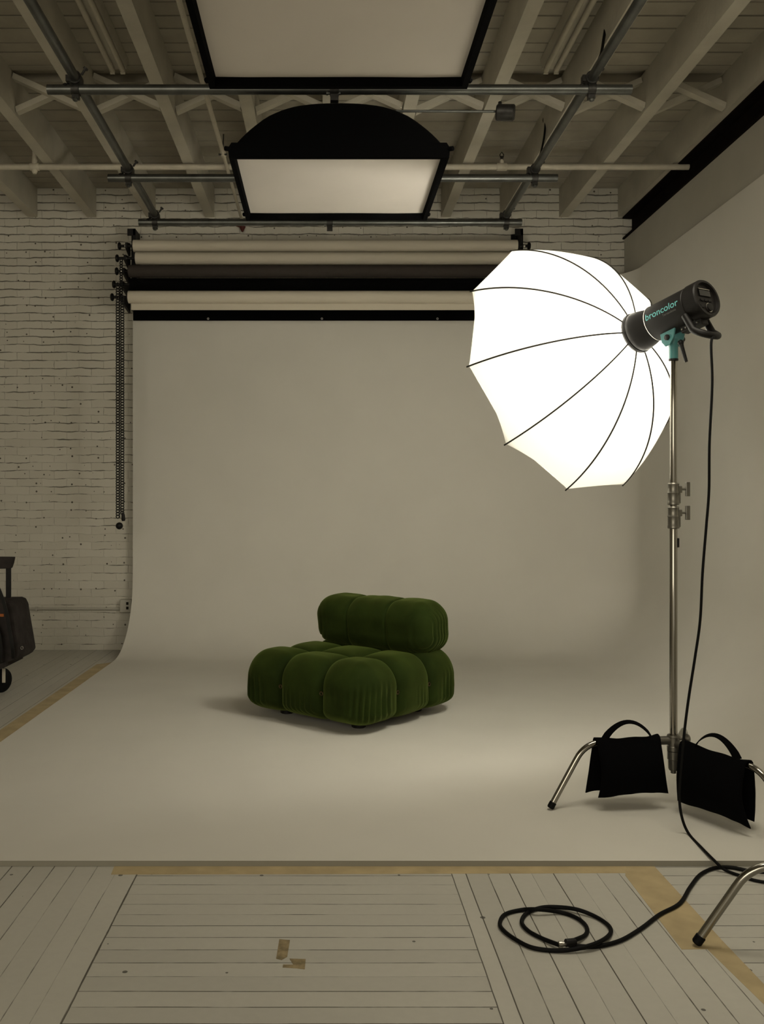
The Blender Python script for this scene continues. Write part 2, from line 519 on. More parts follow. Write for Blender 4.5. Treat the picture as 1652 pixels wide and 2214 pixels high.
# ------------------------------------------------------------------ cyclorama
CYX, CYY, CYR, CYC = 2.585, 7.93, 0.62, 0.38
CZ0, CTOP = 0.02, 3.205
YF = 3.207
def cyc_mesh():
    prof = [(0.0, CTOP), (0.0, 2.2), (0.0, 1.2), (0.0, CZ0 + CYR + 0.02)]
    for k in range(0, 15):
        a = k / 14 * PI / 2
        prof.append((CYR * (1 - math.cos(a)), CZ0 + CYR * (1 - math.sin(a))))
    rings = []
    for d, z in prof:
        xl = -1.645 - 0.03 * min(1, d / CYR)
        pts = []
        yb, xr = CYY - d, CYX - d
        for k in range(9):
            pts.append((xl + (xr - CYC - xl) * k / 8, yb, z))
        for k in range(1, 13):
            a = PI / 2 - k / 12 * PI / 2
            pts.append((xr - CYC + CYC * math.cos(a), yb - CYC + CYC * math.sin(a), z))
        for k in range(1, 9):
            pts.append((xr, (yb - CYC) + (YF - (yb - CYC)) * k / 8, z))
        rings.append([Vector(p) for p in pts])
    mb = MB()
    mb.rings(rings, close=False, cap=False)
    last = rings[-1]
    o = len(mb.v) - len(last)
    mb.v.append((-1.70, YF, CZ0)); mb.f.append(tuple(range(o, len(mb.v)))); mb.m.append(0)
    return mb
me = cyc_mesh().mesh('cyclorama', True, 50)
cyc = link('cyclorama', me, [M_cyc, M_edge], loc=(0.4, YF, 0))
# normals must look into the room so that the thickness goes backwards and down
up = sum(p.normal.z * p.area for p in me.polygons)
if up < 0: me.flip_normals()
sol = cyc.modifiers.new('thickness', 'SOLIDIFY'); sol.thickness = 0.019; sol.offset = -1; sol.material_offset_rim = 1
es = cyc.modifiers.new('edge_split', 'EDGE_SPLIT'); es.split_angle = math.radians(50)
tag(cyc, 'large plain cream studio backdrop curving from wall to floor under the green chair', 'backdrop')

# black strip along the head of the backdrop
t = thing('header_strip', 'black strip with metal eyelets across the head of the backdrop, below the rolls', 'strip', (-0.3, 7.90, 2.83))
z1, z0 = P(0, 667, 7.9).z, P(0, 693, 7.9).z
MB().box(P(288, 0, 7.9).x, 1.75, 7.897, 7.909, z0, z1).build('band', M_black, t, smooth=False)
for px in (450, 696, 946, 1196):
    c = P(px, 689, 7.895)
    m = MB(); m.lathe(c + Vector((0, 0.002, 0)), (0, -1, 0), [(0, 0.004), (0, 0.010), (0.004, 0.009), (0.004, 0.004)], 16, False)
    m.build('eyelet', M_silver, t)

# ------------------------------------------------------------------ paper rolls and their holders
rolls = [
    (7.78, 532, 289, 1118, 252, M_paperw, 'cream paper backdrop roll, topmost of the five on the wall'),
    (7.72, 558.5, 294, 1118, 247, M_paperw, 'cream paper backdrop roll, second from the top, just above the charcoal one'),
    (7.66, 586.5, 279, 1121, 246, M_paperg, 'charcoal grey paper backdrop roll between the cream and black rolls'),
    (7.60, 615, 282, 1124, 240, M_paperk, 'black paper backdrop roll, fourth from the top'),
    (7.54, 642.5, 278, 1127, 236, M_paperw, 'cream paper backdrop roll, lowest of the five, with its loose edge hanging down'),
]
for i, (d, py, xa, xb, kx, mt, lab) in enumerate(rolls):
    a, b = P(xa, py, d), P(xb, py, d)
    r = 0.0505
    t = thing('paper_roll', lab, 'paper roll', a, 'paper backdrop rolls on the wall')
    m = MB(); m.lathe(a, (1, 0, 0), [(0, 0.026), (0, r), ((b - a).x, r), ((b - a).x, 0.026)], 40)
    m.build('paper', mt, t)
    if i == 4:
        m = MB()
        za = a.z - 0.02
        zb = P(0, 668, d - 0.03).z
        m.box(P(283, 0, d).x, b.x - 0.02, d + 0.012, d + 0.0135, zb, a.z - 0.04)
        m.build('loose_edge', mt, t, smooth=False)
    for sgn, q in ((-1, a), (1, b)):
        m = MB()
        L = 0.125 if sgn > 0 else max(0.06, (q - P(kx, py, d)).x)
        m.lathe(q + Vector((0.02 * -sgn, 0, 0)), (sgn, 0, 0), [(0, 0.024), (0.03, 0.024), (0.032, 0.012), (L - 0.016, 0.012), (L - 0.014, 0.028), (L - 0.004, 0.033), (L + 0.006, 0.026), (L + 0.008, 0.004)], 20)
        kn = m.build('end_knob', M_blackpl, t)
        m = MB(); m.lathe(q + Vector((sgn * (L * 0.42), 0, 0)), (sgn, 0, 0), [(0, 0.0135), (0.014, 0.0135)], 18)
        m.build('collar', M_silver, kn)

for side, px, lab in ((-1, 281, 'black wall bracket holding the left ends of the paper rolls'), (1, 1126, 'black wall bracket holding the right ends of the paper rolls')):
    x0 = P(px, 0, 7.8).x
    t = thing('roll_bracket', lab, 'bracket', (x0, YW, 2.9), 'brackets of the paper rolls')
    m = MB()
    zt, zb = P(0, 497, 7.9).z, P(0, 655, 7.7).z
    m.box(x0 - 0.036, x0 + 0.036, YW - 0.012, YW, zb, zt)
    m.box(x0 + 0.01, x0 + 0.034, 7.86, YW - 0.01, zb, zt)
    m.box(x0 - 0.036, x0 + 0.034, 7.86, 7.872, zt - 0.06, zt)
    m.build('back_plate', M_blackpl, t, bevel=0.003, smooth=False)
    for d, py, *_ in rolls:
        z = P(0, py, d).z
        y0, xx = d - 0.03, x0 + (P(0, 0, d).x - P(0, 0, 7.8).x) * 0
        m = MB()
        m.add([(xx - 0.03, 7.88, z + 0.05), (xx - 0.03, y0, z + 0.022), (xx - 0.03, y0, z - 0.022), (xx - 0.03, 7.88, z - 0.06),
               (xx - 0.012, 7.88, z + 0.05), (xx - 0.012, y0, z + 0.022), (xx - 0.012, y0, z - 0.022), (xx - 0.012, 7.88, z - 0.06)],
              [(0, 1, 2, 3), (7, 6, 5, 4), (0, 4, 5, 1), (1, 5, 6, 2), (2, 6, 7, 3), (3, 7, 4, 0)])
        m.build('hook', M_blackpl, t, smooth=False)

# pull chains on the left ends
t = thing('pull_chain', 'long black roller chain loops with a ball weight, hanging left of the backdrop', 'chain', P(258, 1137, 7.45))
def chain(px, ya, yb, d, w):
    m = MB()
    a, b = P(px, ya, d), P(px, yb, d)
    n = int((a.z - b.z) / 0.022)
    for k in range(n):
        z = a.z - (k + 0.5) * 0.022
        pts = []
        tw = 0
        for j in range(9):
            an = j / 8 * 2 * PI
            pts.append((a.x + w * math.cos(an), d, z + 0.0135 * math.sin(an)))
        m.tube(pts, 0.0048, 5, False)
    return m
chain(254.5, 612, 1122, 7.45, 0.013).build('chain_strand', M_blackpl, t)
chain(264.5, 640, 1112, 7.46, 0.013).build('chain_strand', M_blackpl, t)
MB().tube([P(259.5, 640, 7.47), P(259.5, 1120, 7.47)], 0.0022, 6).build('cord', M_blackpl, t)
chain(262, 560, 645, 7.52, 0.0105).build('chain_strand', M_blackpl, t)
m = MB(); m.ball(P(258, 1137, 7.45), 0.029); m.build('ball_weight', M_blackpl, t)
m = MB(); m.lathe(P(266, 1108, 7.46), (0.05, 0, -1), [(0, 0.008), (0.02, 0.014), (0.06, 0.016), (0.07, 0.010)], 14); m.build('chain_clip', M_blackpl, t)

# ------------------------------------------------------------------ scaffold tube grid
GR = 0.0242
ZL, ZC = CAMH + 2.10, CAMH + 2.048
XPL, XPR = -1.224, 1.311
def pipe_obj(a, b, r, lab, cat, mt, name='scaffold_tube', group=None, n=24):
    a, b = Vector(a), Vector(b)
    L = (b - a).length
    m = MB(); m.lathe(a, b - a, [(0.002, r * 0.86), (0, r * 0.9), (0, r), (L, r), (L, r * 0.9), (L - 0.002, r * 0.86)], n)
    return tag(m.build(name, mt, loc=(a + b) / 2), lab, cat, group)
pipe_obj((XPL, -1.0, ZL), (XPL, 6.86, ZL), GR, 'long galvanised tube running toward the back wall, left side of the lighting grid', 'tube', M_galv, group='lighting grid tubes')
pipe_obj((XPR, -1.0, ZL), (XPR, 6.86, ZL), GR, 'long galvanised tube running toward the back wall, right side of the lighting grid', 'tube', M_galv, group='lighting grid tubes')
YC = [4.55, 5.777, 6.68]
for yc, xa, xb, lab in ((4.55, 103, 1365, 'galvanised crossbar nearest the camera, at the edge of the upper softbox'), (5.777, 234, 1205, 'galvanised crossbar in the middle of the grid, passing behind the lower softbox'), (6.68, 300, 1128, 'galvanised crossbar farthest back, just above the paper rolls')):
    pipe_obj((P(xa, 0, yc).x, yc, ZC), (P(xb, 0, yc).x, yc, ZC), GR, lab, 'tube', M_galv, group='lighting grid tubes')

def coupler(lab, loc):
    t = thing('tube_clamp', lab, 'clamp', loc, 'clamps of the lighting grid')
    x, y, z = loc
    m = MB(); m.lathe((x, y - 0.026, z + 0.052), (0, 1, 0), [(0, GR + 0.001), (0, GR + 0.008), (0.052, GR + 0.008), (0.052, GR + 0.001)], 24)
    m.box(x - GR - 0.022, x - GR - 0.004, y - 0.018, y + 0.018, z + 0.035, z + 0.066)
    m.build('upper_collar', M_dkmetal, t)
    m = MB(); m.lathe((x - 0.019, y, z), (1, 0, 0), [(0, GR + 0.001), (0, GR + 0.007), (0.038, GR + 0.007), (0.038, GR + 0.001)], 24)
    m.box(x - 0.017, x + 0.017, y - 0.014, y + 0.014, z - GR - 0.024, z - GR - 0.004)
    m.build('lower_collar', M_dkmetal, t)
    m = MB(); m.lathe((x + GR + 0.004, y, z + 0.072), (0.5, -0.2, 0.6), [(0, 0.006), (0.03, 0.006), (0.03, 0.012), (0.042, 0.012)], 8)
    m.build('bolt', M_dkmetal, t)
    m = MB(); m.lathe((x - GR - 0.012, y, z + 0.03), (-0.4, -0.5, -0.5), [(0, 0.006), (0.02, 0.006), (0.02, 0.011), (0.032, 0.011)], 8)
    m.build('bolt', M_dkmetal, t)
    m = MB(); m.lathe((x, y - 0.004, z - GR - 0.008), (0, -0.3, -1), [(0, 0.007), (0.014, 0.007), (0.014, 0.014), (0.026, 0.013), (0.030, 0.006)], 8)
    m.build('bolt', M_galv, t).__setitem__('label', 'shiny bolt hanging under the clamp')
    return t
cl = coupler('x', (XPL, YC[0], ZC))
SID = {XPL: 'left', XPR: 'right'}
WHICH = ['nearest', 'middle', 'farthest']
for xp in (XPL, XPR):
    for k, yc in enumerate(YC):
        c = cl if (xp == XPL and k == 0) else copy_tree(cl)
        c.location = (xp, yc, ZC)
        c['label'] = 'dark metal clamp joining the %s long tube to the %s crossbar' % (SID[xp], WHICH[k])

def half_coupler(x, y, lab):
    t = thing('tube_clamp', lab, 'clamp', (x, y, ZC), 'clamps of the lighting grid')
    m = MB(); m.lathe((x - 0.022, y, ZC), (1, 0, 0), [(0, GR + 0.001), (0, GR + 0.008), (0.044, GR + 0.008), (0.044, GR + 0.001)], 24)
    m.box(x - 0.02, x + 0.02, y - 0.018, y + 0.018, ZC - GR - 0.035, ZC - GR - 0.004)
    m.build('collar', M_dkmetal, t)
    m = MB(); m.lathe((x + 0.03, y - 0.01, ZC - 0.022), (-1, 0, 0), [(0, 0.010), (0.012, 0.010), (0.012, 0.006), (0.06, 0.006), (0.06, 0.011), (0.07, 0.011)], 8)
    m.build('bolt', M_galv, t)
    return t
XM = P(723, 0, 4.55).x
half_coupler(XM, YC[0], 'metal clamp in the middle of the nearest crossbar, above the lower softbox')
half_coupler(P(713, 0, YC[2]).x, YC[2], 'metal clamp in the middle of the farthest crossbar, under the lower softbox')

# safety cables from the ceiling to the right-hand clamps
def cable_thing(pts, r, lab, hook):
    t = thing('safety_cable', lab, 'cable', pts[-1], 'safety cables of the lighting grid')
    MB().tube(spline(pts, 8), r, 8).build('cable', M_rubber, t)
    m = MB()
    c = Vector(hook)
    ring = [c + Vector((0.018 * math.cos(a * PI / 6), 0, -0.02 + 0.026 * math.sin(a * PI / 6))) for a in range(13)]
    m.tube(ring, 0.005, 6, False)
    m.tube([c + Vector((0, 0, 0.0)), c + Vector((0, 0, 0.05))], 0.005, 6)
    m.build('ceiling_hook', M_dkmetal, t)
Dk = 5.10
h1 = P(1311, 25, Dk)
cable_thing([P(1312, 42, Dk), P(1306, 80, 5.0), P(1300, 115, 4.85), P(1288, 146, 4.6)], 0.008, 'black safety cable hanging from the ceiling to the nearest clamp on the right tube', (h1.x, h1.y, DECK - 0.05))
h2 = P(1180, 243, 6.45)
cable_thing([P(1180, 262, 6.42), P(1176, 300, 6.3), P(1168, 335, 6.1), P(1157, 362, 5.8)], 0.007, 'black safety cable hanging from the ceiling to the middle clamp on the right tube', (h2.x, h2.y, DECK - 0.05))

# ------------------------------------------------------------------ painted pipes under the joists
def fit(c, axis, r, L):
    m = MB(); m.lathe(Vector(c) - Vector(axis) * L / 2, axis, [(0, r * 0.9), (0.004, r), (L - 0.004, r), (L, r * 0.9)], 20)
    return m
t = thing('sprinkler_pipe', 'cream painted pipe crossing under the joists from the left edge to the steel beam', 'pipe', (0, 6.77, 3.73))
MB().tube([(-3.6, 6.77, 3.731), (2.665, 6.77, 3.731)], 0.021, 20).build('pipe', M_pipe, t)
fc = P(1085, 360, 6.77)
fit((fc.x, 6.77, 3.731), (1, 0, 0), 0.028, 0.075).build('tee_fitting', M_pipe, t)
m = MB(); m.lathe((fc.x, 6.77, 3.74), (0, 0, 1), [(0, 0.017), (0.035, 0.017), (0.036, 0.012), (0.045, 0.012)], 16)
sp = m.build('riser', M_pipe, t)
m = MB(); m.lathe((fc.x, 6.77, 3.784), (0, 0, 1), [(0, 0.012), (0.02, 0.009), (0.024, 0.014)], 12)
m.tube([(fc.x - 0.01, 6.77, 3.80), (fc.x - 0.014, 6.77, 3.82), (fc.x, 6.77, 3.84), (fc.x + 0.014, 6.77, 3.82), (fc.x + 0.01, 6.77, 3.80)], 0.004, 6)
m.build('sprinkler_head', M_dkmetal, sp)
fl = P(75, 358, 6.77)
fit((fl.x, 6.77, 3.731), (1, 0, 0), 0.028, 0.07).build('tee_fitting', M_pipe, t)
m = MB(); m.lathe((fl.x, 6.77, 3.70), (0, 0, 1), [(-0.02, 0.012), (0, 0.022), (0.05, 0.022), (0.12, 0.017), (0.15, 0.017)], 16)
m.build('riser', M_pipe, t)
t = thing('branch_pipe', 'thin cream painted pipe at far left, running toward the tee of the crossing pipe', 'pipe', (fl.x, 6.0, 3.85))
MB().tube([(fl.x, -3, 3.855), (fl.x, 6.70, 3.855), (fl.x, 6.765, 3.85), (fl.x, 6.77, 3.83)], 0.016, 14).build('pipe', M_pipe, t)

cx0 = -0.706
t = thing('conduit_pipe', 'thin cream painted pipe left of the upper softbox, running back to the brick wall', 'pipe', (cx0, 6.4, 3.70))
MB().tube([(cx0, -3, 3.70), (cx0, 6.44, 3.70)], 0.0150, 14).build('pipe', M_pipe, t)
MB().tube([(cx0, 6.40, 3.70), (cx0 - 0.002, 8.00, 3.695), (cx0, 8.015, 3.66), (cx0, 8.015, 3.64)], 0.0125, 14).build('pipe', M_pipe, t)
m = fit((cx0, 6.44, 3.70), (0, 1, 0), 0.021, 0.05)
m.build('coupling', M_pipe, t)
m = MB(); m.tube([(cx0, 6.42, 3.70), (cx0 + 0.004, 6.42, 3.83)], 0.005, 6); m.tube([(cx0 - 0.03, 6.42, 3.69), (cx0 + 0.03, 6.42, 3.69)], 0.007, 6)
m.build('hanger_rod', M_dkmetal, t)
m = MB(); m.lathe(P(524, 484, 8.005), (0, 0, -1), [(0, 0.012), (0.02, 0.016), (0.024, 0.03), (0.07, 0.006)], 10)
m.tube([P(511, 488, 8.0), P(530, 492, 8.0)], 0.007, 6)
m.build('sprinkler_head', M_red, t)['label'] = 'dark red sprinkler head'

# ------------------------------------------------------------------ fluorescent fittings
def fluoro(x, y1, lab, wid=0.125):
    t = thing('strip_light', lab, 'ceiling light', (x, y1 - 0.7, DECK), 'unlit strip lights between the joists')
    z = DECK - 0.004
    m = MB()
    hw = wid / 2
    m.add([(x - hw, y1 - 1.6, z), (x - hw * 0.8, y1 - 1.6, z - 0.055), (x + hw * 0.8, y1 - 1.6, z - 0.055), (x + hw, y1 - 1.6, z),
           (x - hw, y1, z), (x - hw * 0.8, y1, z - 0.055), (x + hw * 0.8, y1, z - 0.055), (x + hw, y1, z)],
          [(0, 1, 2, 3), (7, 6, 5, 4), (0, 4, 5, 1), (1, 5, 6, 2), (2, 6, 7, 3), (3, 7, 4, 0)])
    m.build('housing', M_wood, t, smooth=False)
    for s in (-1, 1):
        q = MB().tube([(x + s * 0.032, y1 - 1.57, z - 0.075), (x + s * 0.032, y1 - 0.03, z - 0.075)], 0.0165, 16)
        tb = q.build('tube_lamp', M_pipe, t)
        q = MB(); q.box(x + s * 0.032 - 0.014, x + s * 0.032 + 0.014, y1 - 0.028, y1 - 0.016, z - 0.095, z - 0.054)
        q.build('lamp_holder', M_pipe, tb, smooth=False)
    return t
fluoro(-1.275, 5.72, 'unlit twin strip light at upper left, between the second and third joists')
fluoro(1.395, 5.72, 'unlit twin strip light at upper right, beside the right grid tube')

# ------------------------------------------------------------------ softboxes
def softbox(cx, cy, z, lab, dx=0.493, dy=0.42, zt=None):
    t = thing('softbox', lab, 'softbox', (cx, cy, z), 'softboxes hanging overhead')
    RX, RY, LIP = dx + 0.024, dy + 0.024, 0.035
    # diffuser, slightly sagging
    m = MB()
    def fn(u, v):
        a, b = 2 * u - 1, 2 * v - 1
        s = 0.012 * (1 - a * a) * (1 - b * b) + 0.0025 * noise.noise(Vector((a * 2.3, b * 2.1, cx)))
        return (cx + a * dx, cy + b * dy, z + 0.012 - s)
    m.grid(fn, 24, 20)
    m.build('diffuser', M_diff, t, fix=False)
    # black lip
    m = MB()
    def rect(hx, hy, zz):
        out = []
        for (sx, sy) in ((-1, -1), (1, -1), (1, 1), (-1, 1)):
            out.append(Vector((cx + sx * hx, cy + sy * hy, zz)))
        return out
    m.rings([rect(dx - 0.002, dy - 0.002, z + 0.014), rect(dx + 0.002, dy + 0.002, z - 0.022), rect(RX, RY, z - 0.022), rect(RX + 0.004, RY + 0.004, z + 0.02), rect(RX - 0.01, RY - 0.01, z + 0.05)], True, False)
    m.build('lip', M_black, t, smooth=False)
    for (sx, sy) in ((-1, -1), (1, -1), (1, 1), (-1, 1)):
        m = MB(); m.tube([(cx + sx * (RX - 0.012), cy + sy * (RY - 0.012), z + 0.02), (cx + sx * (RX + 0.015), cy + sy * (RY + 0.012), z + 0.015)], 0.011, 8)
        m.build('corner_pocket', M_black, t)
    # bulging shell
    H = zt - z
    m = MB()
    N = 16
    rings = []
    K = 64
    tz = [0, 0.20, 0.44, 0.72, 0.91, 0.98, 1.0]
    tx = [1, 0.955, 0.865, 0.70, 0.50, 0.27, 0.0]
    for i in range(N + 1):
        th = i / N
        a = th * PI / 2
        q = th * 6
        k0 = min(5, int(q)); ff = q - k0
        def cr(t):      # smooth curve through the table
            g = lambda n: t[max(0, min(6, n))]
            p0, p1, p2, p3 = g(k0 - 1), g(k0), g(k0 + 1), g(k0 + 2)
            return 0.5 * (2 * p1 + (p2 - p0) * ff + (2 * p0 - 5 * p1 + 4 * p2 - p3) * ff ** 2 + (3 * p1 - p0 - 3 * p2 + p3) * ff ** 3)
        zz = z + 0.03 + (H - 0.03) * cr(tz)
        fx = 0.10 + (RX - 0.10) * cr(tx)
        fy = 0.10 + (RY - 0.10) * cr(tx)
        e = 0.12 + 0.88 * th          # square at the face, round at the ring
        ring = []
        for k in range(K):
            an = (k + 0.5) / K * 2 * PI
            c_, s_ = math.cos(an), math.sin(an)
            p = 2 / (2 * e * 0.5 + 0.0)
            p = min(p, 14)
            rr = (abs(c_) ** p + abs(s_) ** p) ** (-1 / p)
            ring.append(Vector((cx + fx * c_ * rr, cy + fy * s_ * rr, zz)))
        rings.append(ring)
    m.rings(rings, True, False)
    m.build('shell', M_black, t, ang=60)
    m = MB(); m.lathe((cx, cy, z + H - 0.02), (0, 0, 1), [(0, 0.09), (0.03, 0.10), (0.04, 0.07), (0.07, 0.065)], 28)
    m.build('mounting_ring', M_blackpl, t)
    m = MB(); m.box(cx - 0.035, cx + 0.035, cy - 0.05, cy + 0.05, z + H + 0.04, CAMH + 2.0); m.lathe((cx - 0.06, cy, z + H + 0.06), (1, 0, 0), [(0, 0.02), (0.004, 0.03), (0.03, 0.03), (0.034, 0.02)], 16)
    m.build('yoke', M_dkmetal, t, bevel=0.004, smooth=False)
    return t
ZS = CAMH + 1.60
yn, yf = F * 1.578 / (CY - 345), F * 1.612 / (CY - 461)
softbox((730 - CX) / F * (yn + yf) / 2, (yn + yf) / 2, ZS, 'smaller looking black softbox with white face, hanging in front of the paper rolls', dx=0.475, dy=(yf - yn) / 2, zt=ZS + 0.33)
yf2 = F * 1.612 / (CY - 167)
softbox((733 - CX) / F * yf2 - 0.002, yf2 - (yf - yn) / 2, ZS, 'black rimmed softbox at the top edge, seen from below against the nearest crossbar', dx=0.463, dy=(yf - yn) / 2, zt=ZS + 0.33)

# boom arm with counterweight
t = thing('boom_arm', 'short metal boom rod with a dark drum counterweight, right of the lower softbox mount', 'boom arm', P(900, 241, 4.66))
MB().tube([P(770, 240, 4.66), P(1078, 241, 4.66)], [0.006, 0.0065], 12).build('rod', M_galv, t)
m = MB(); m.lathe(P(1073, 243, 4.66), (1, -0.25, -0.12), [(0, 0.034), (0.006, 0.040), (0.085, 0.040), (0.092, 0.034)], 20)
m.build('counterweight', M_dkmetal, t)
m = MB(); m.lathe(P(1081, 229, 4.65), (0, 0, 1), [(0, 0.009), (0.02, 0.009)], 10); m.build('locking_screw', M_dkmetal, t)

# ------------------------------------------------------------------ wall outlet and conduit
t = thing('surface_conduit', 'thin white painted conduit running along the brick wall to the outlet box', 'conduit', (-2.3, YW - 0.015, 0.36))
z = CAMH - (1316 - CY) / F * YW
MB().tube([(-4.1, YW - 0.013, z), (P(262, 0, YW).x, YW - 0.013, z)], 0.0115, 14).build('pipe', M_wall, t)
m = MB(); m.box(-2.51, -2.49, YW - 0.027, YW, z - 0.018, z + 0.018); m.build('pipe_strap', M_wall, t, bevel=0.003, smooth=False)
t = thing('outlet_box', 'white painted outlet box on the brick wall beside the backdrop edge', 'outlet', (P(275, 0, YW).x, YW, 0.38))
xa, xb = P(262, 0, YW).x, P(287, 0, YW).x
za, zb = CAMH - (1296 - CY) / F * 8.0, CAMH - (1324 - CY) / F * 8.0
MB().box(xa, xb, YW - 0.055, YW, zb, za).build('box', M_wall, t, bevel=0.005, smooth=False)
m = MB()
for zz in (0.7, 0.35):
    m.box(xb - 0.045, xb - 0.025, YW - 0.0575, YW - 0.0553, zb + (za - zb) * zz - 0.012, zb + (za - zb) * zz + 0.012)
m.build('socket', M_gap, t, smooth=False)

# ------------------------------------------------------------------ floor tape
def tape(pts, lab, name='floor_tape', mt=M_tape, z=0.0, cat='tape', group='cream tape on the floorboards', h=0.0007):
    m = MB()
    n = len(pts)
    vs = [(p[0], p[1], z + h) for p in pts] + [(p[0], p[1], z + 0.0001) for p in pts]
    fs = [tuple(range(n)), tuple(range(2 * n - 1, n - 1, -1))] + [(i, n + i, n + (i + 1) % n, (i + 1) % n) for i in range(n)]
    m.add(vs, fs)
    c = Vector((sum(p[0] for p in pts) / n, sum(p[1] for p in pts) / n, z))
    o = m.build(name, mt, loc=c, smooth=False)
    return tag(o, lab, cat, group)
def g2(px, py): 
    v = G(px, py); return (v.x, v.y)
tape([g2(240, 1891), g2(700, 1890), g2(1354, 1888), g2(1354, 1866), g2(700, 1866), g2(250, 1866)], 'yellowed tape strip on the floorboards along the front edge of the backdrop')
tape([g2(1354, 1868), g2(1410, 1868), g2(1500, 1966), g2(1560, 2032), g2(1560, 2052), g2(1474, 2053), g2(1352, 1893)], 'wide yellowed tape strip running diagonally past the foot of the nearest stand leg', h=0.0009)
tape([g2(1530, 2053), g2(1561, 2033), g2(1652, 2128), g2(1720, 2200), g2(1715, 2240), g2(1652, 2172)], 'narrow yellowed tape strip continuing to the right edge of the picture', h=0.0005)
tape([(-1.675, 7.42), (-1.69, 3.3), (-1.82, 3.3), (-1.80, 7.30)], 'yellowed tape strip along the left edge of the backdrop', h=0.0006)
tape([g2(604, 2031), g2(627, 2033), g2(621, 2069), g2(609, 2076), g2(597, 2073)], 'upright piece of brown tape mark on the floorboards in front', mt=M_tapeb, group='brown tape marks in front', h=0.0008)
tape([g2(626, 2073), g2(661, 2074), g2(659, 2096), g2(640, 2094), g2(611, 2092), g2(612, 2086), g2(634, 2086)], 'torn flat piece of brown tape mark, beside the upright piece', mt=M_tapeb, group='brown tape marks in front', h=0.0008)

# ------------------------------------------------------------------ green velvet chair
CH = Vector((0.160, 5.53, 0.02))
ea = Vector((-0.759, 0.651, 0)).normalized()      # front corner -> left corner
eb = Vector((0.651, 0.759, 0)).normalized()       # front corner -> right corner
CHR = math.atan2(ea.y, ea.x)                       # local x = ea, local y = -eb
ROT = Matrix.Rotation(CHR, 3, 'Z')

def cushion(hx, hy, hz, rad, segx, segy, bulge, groove, gw, pleat, res=44, topgroove=1.0, sign=0):
    """rounded block with tufted seams; returns local verts/faces"""
    vs, fs = [], []
    def disp(p, n):
        x, y, z = p
        def seams(c, h, s):
            if s < 2: return 0.0, 1.0
            w = 2 * h / s
            q = (c + h) / w
            k = min(max(math.floor(q), 0), s - 1)
            f = (q - k) * 2 - 1
            dome = 1 - abs(f) ** 3.0
            dmin = 9
            for j in range(1, s):
                dmin = min(dmin, abs(c - (-h + j * w)))
            return math.exp(-(dmin / gw) ** 1.1), dome
        gx, dx_ = seams(x, hx, segx)
        gy, dy_ = seams(y, hy, segy)
        nx, ny, nz = abs(n.x), abs(n.y), abs(n.z)
        s = nx * nx * (bulge * dy_ - groove * gy) + ny * ny * (bulge * dx_ - groove * gx)
        s += nz * nz * (bulge * dx_ * dy_ * 1.1 - groove * topgroove * max(gx, gy)) * (1 if n.z > 0 else 0.2)
        return s
    N = res
    axes = [((1, 0, 0), (0, 1, 0), (0, 0, 1)), ((-1, 0, 0), (0, -1, 0), (0, 0, 1)), ((0, 1, 0), (-1, 0, 0), (0, 0, 1)), ((0, -1, 0), (1, 0, 0), (0, 0, 1)), ((0, 0, 1), (1, 0, 0), (0, 1, 0)), ((0, 0, -1), (-1, 0, 0), (0, 1, 0))]
    H = Vector((hx, hy, hz))
    for nrm, ua, va in axes:
        nrm, ua, va = Vector(nrm), Vector(ua), Vector(va)
        base = len(vs)
        nu = N; nv = N
        for i in range(nu + 1):
            for j in range(nv + 1):
                a = math.tan((i / nu * 2 - 1) * PI / 4); b = math.tan((j / nv * 2 - 1) * PI / 4)
                q = nrm + ua * a + va * b
                p = Vector((q.x * H.x, q.y * H.y, q.z * H.z))
                inner = Vector([max(-(H[k] - rad[k]), min(H[k] - rad[k], p[k])) for k in range(3)])
                if inner.z < 0 and len(rad) > 3: 
                    inner.z = max(-(H.z - rad[3]), min(0, p.z))
                d = p - inner
                rz = rad[3] if (inner.z < 0 and len(rad) > 3) else rad[2]
                dn = Vector((d.x / rad[0], d.y / rad[1], d.z / rz))
                if dn.length < 1e-6: dn = nrm.copy()
                dn.normalize()
                p = inner + Vector((dn.x * rad[0], dn.y * rad[1], dn.z * rz))
                n = Vector((dn.x / rad[0], dn.y / rad[1], dn.z / rz)).normalized()
                if inner.z > -(H.z - rad[2]) and inner.z < (H.z - rad[2]) and False: pass
                p = p + n * disp(p, n)
                p = p + n * pleat(p, n)
                vs.append(p)
        for i in range(nu):
            for j in range(nv):
                fs.append((base + i * (nv + 1) + j, base + (i + 1) * (nv + 1) + j, base + (i + 1) * (nv + 1) + j + 1, base + i * (nv + 1) + j + 1))
    return vs, fs

def placed(vs, off):
    return [CH + ROT @ (Vector(off) + v) for v in vs]

chair = thing('lounge_chair', 'low dark green velvet tufted lounge chair standing on the backdrop', 'chair', CH)
S2, SZ = 0.462, 0.162
def seat_pleat(p, n):
    # gathered folds low on the corners
    cornerness = max(0.0, min(1.0, ((abs(p.x) + abs(p.y)) / (2 * S2) - 0.70) / 0.16))
    side = max(0.0, 1 - abs(n.z) * 1.1)
    low = max(0.0, min(1.0, (0.09 - p.z) / 0.13))
    ang = math.atan2(p.y, p.x) * 105 + 2.5 * noise.noise(Vector((p.x * 7, p.y * 7, p.z * 3)))
    amp = 0.0065 * cornerness * side * low
    lowf = 0.0055 * side * max(0, min(1, (0.02 - p.z) / 0.1)) * math.sin((p.x - p.y) * 170 + 3 * noise.noise(p * 6))
    kk = max(0.0, min(1.5, 0.45 + 2.2 * noise.noise(Vector((p.x * 8, p.y * 8, p.z * 2)))))
    amp *= kk; lowf *= kk
    return amp * 1.3 * (math.sin(ang) - 0.2) + lowf * (1 - cornerness) * 0.6 + 0.004 * noise.noise(p * 6)
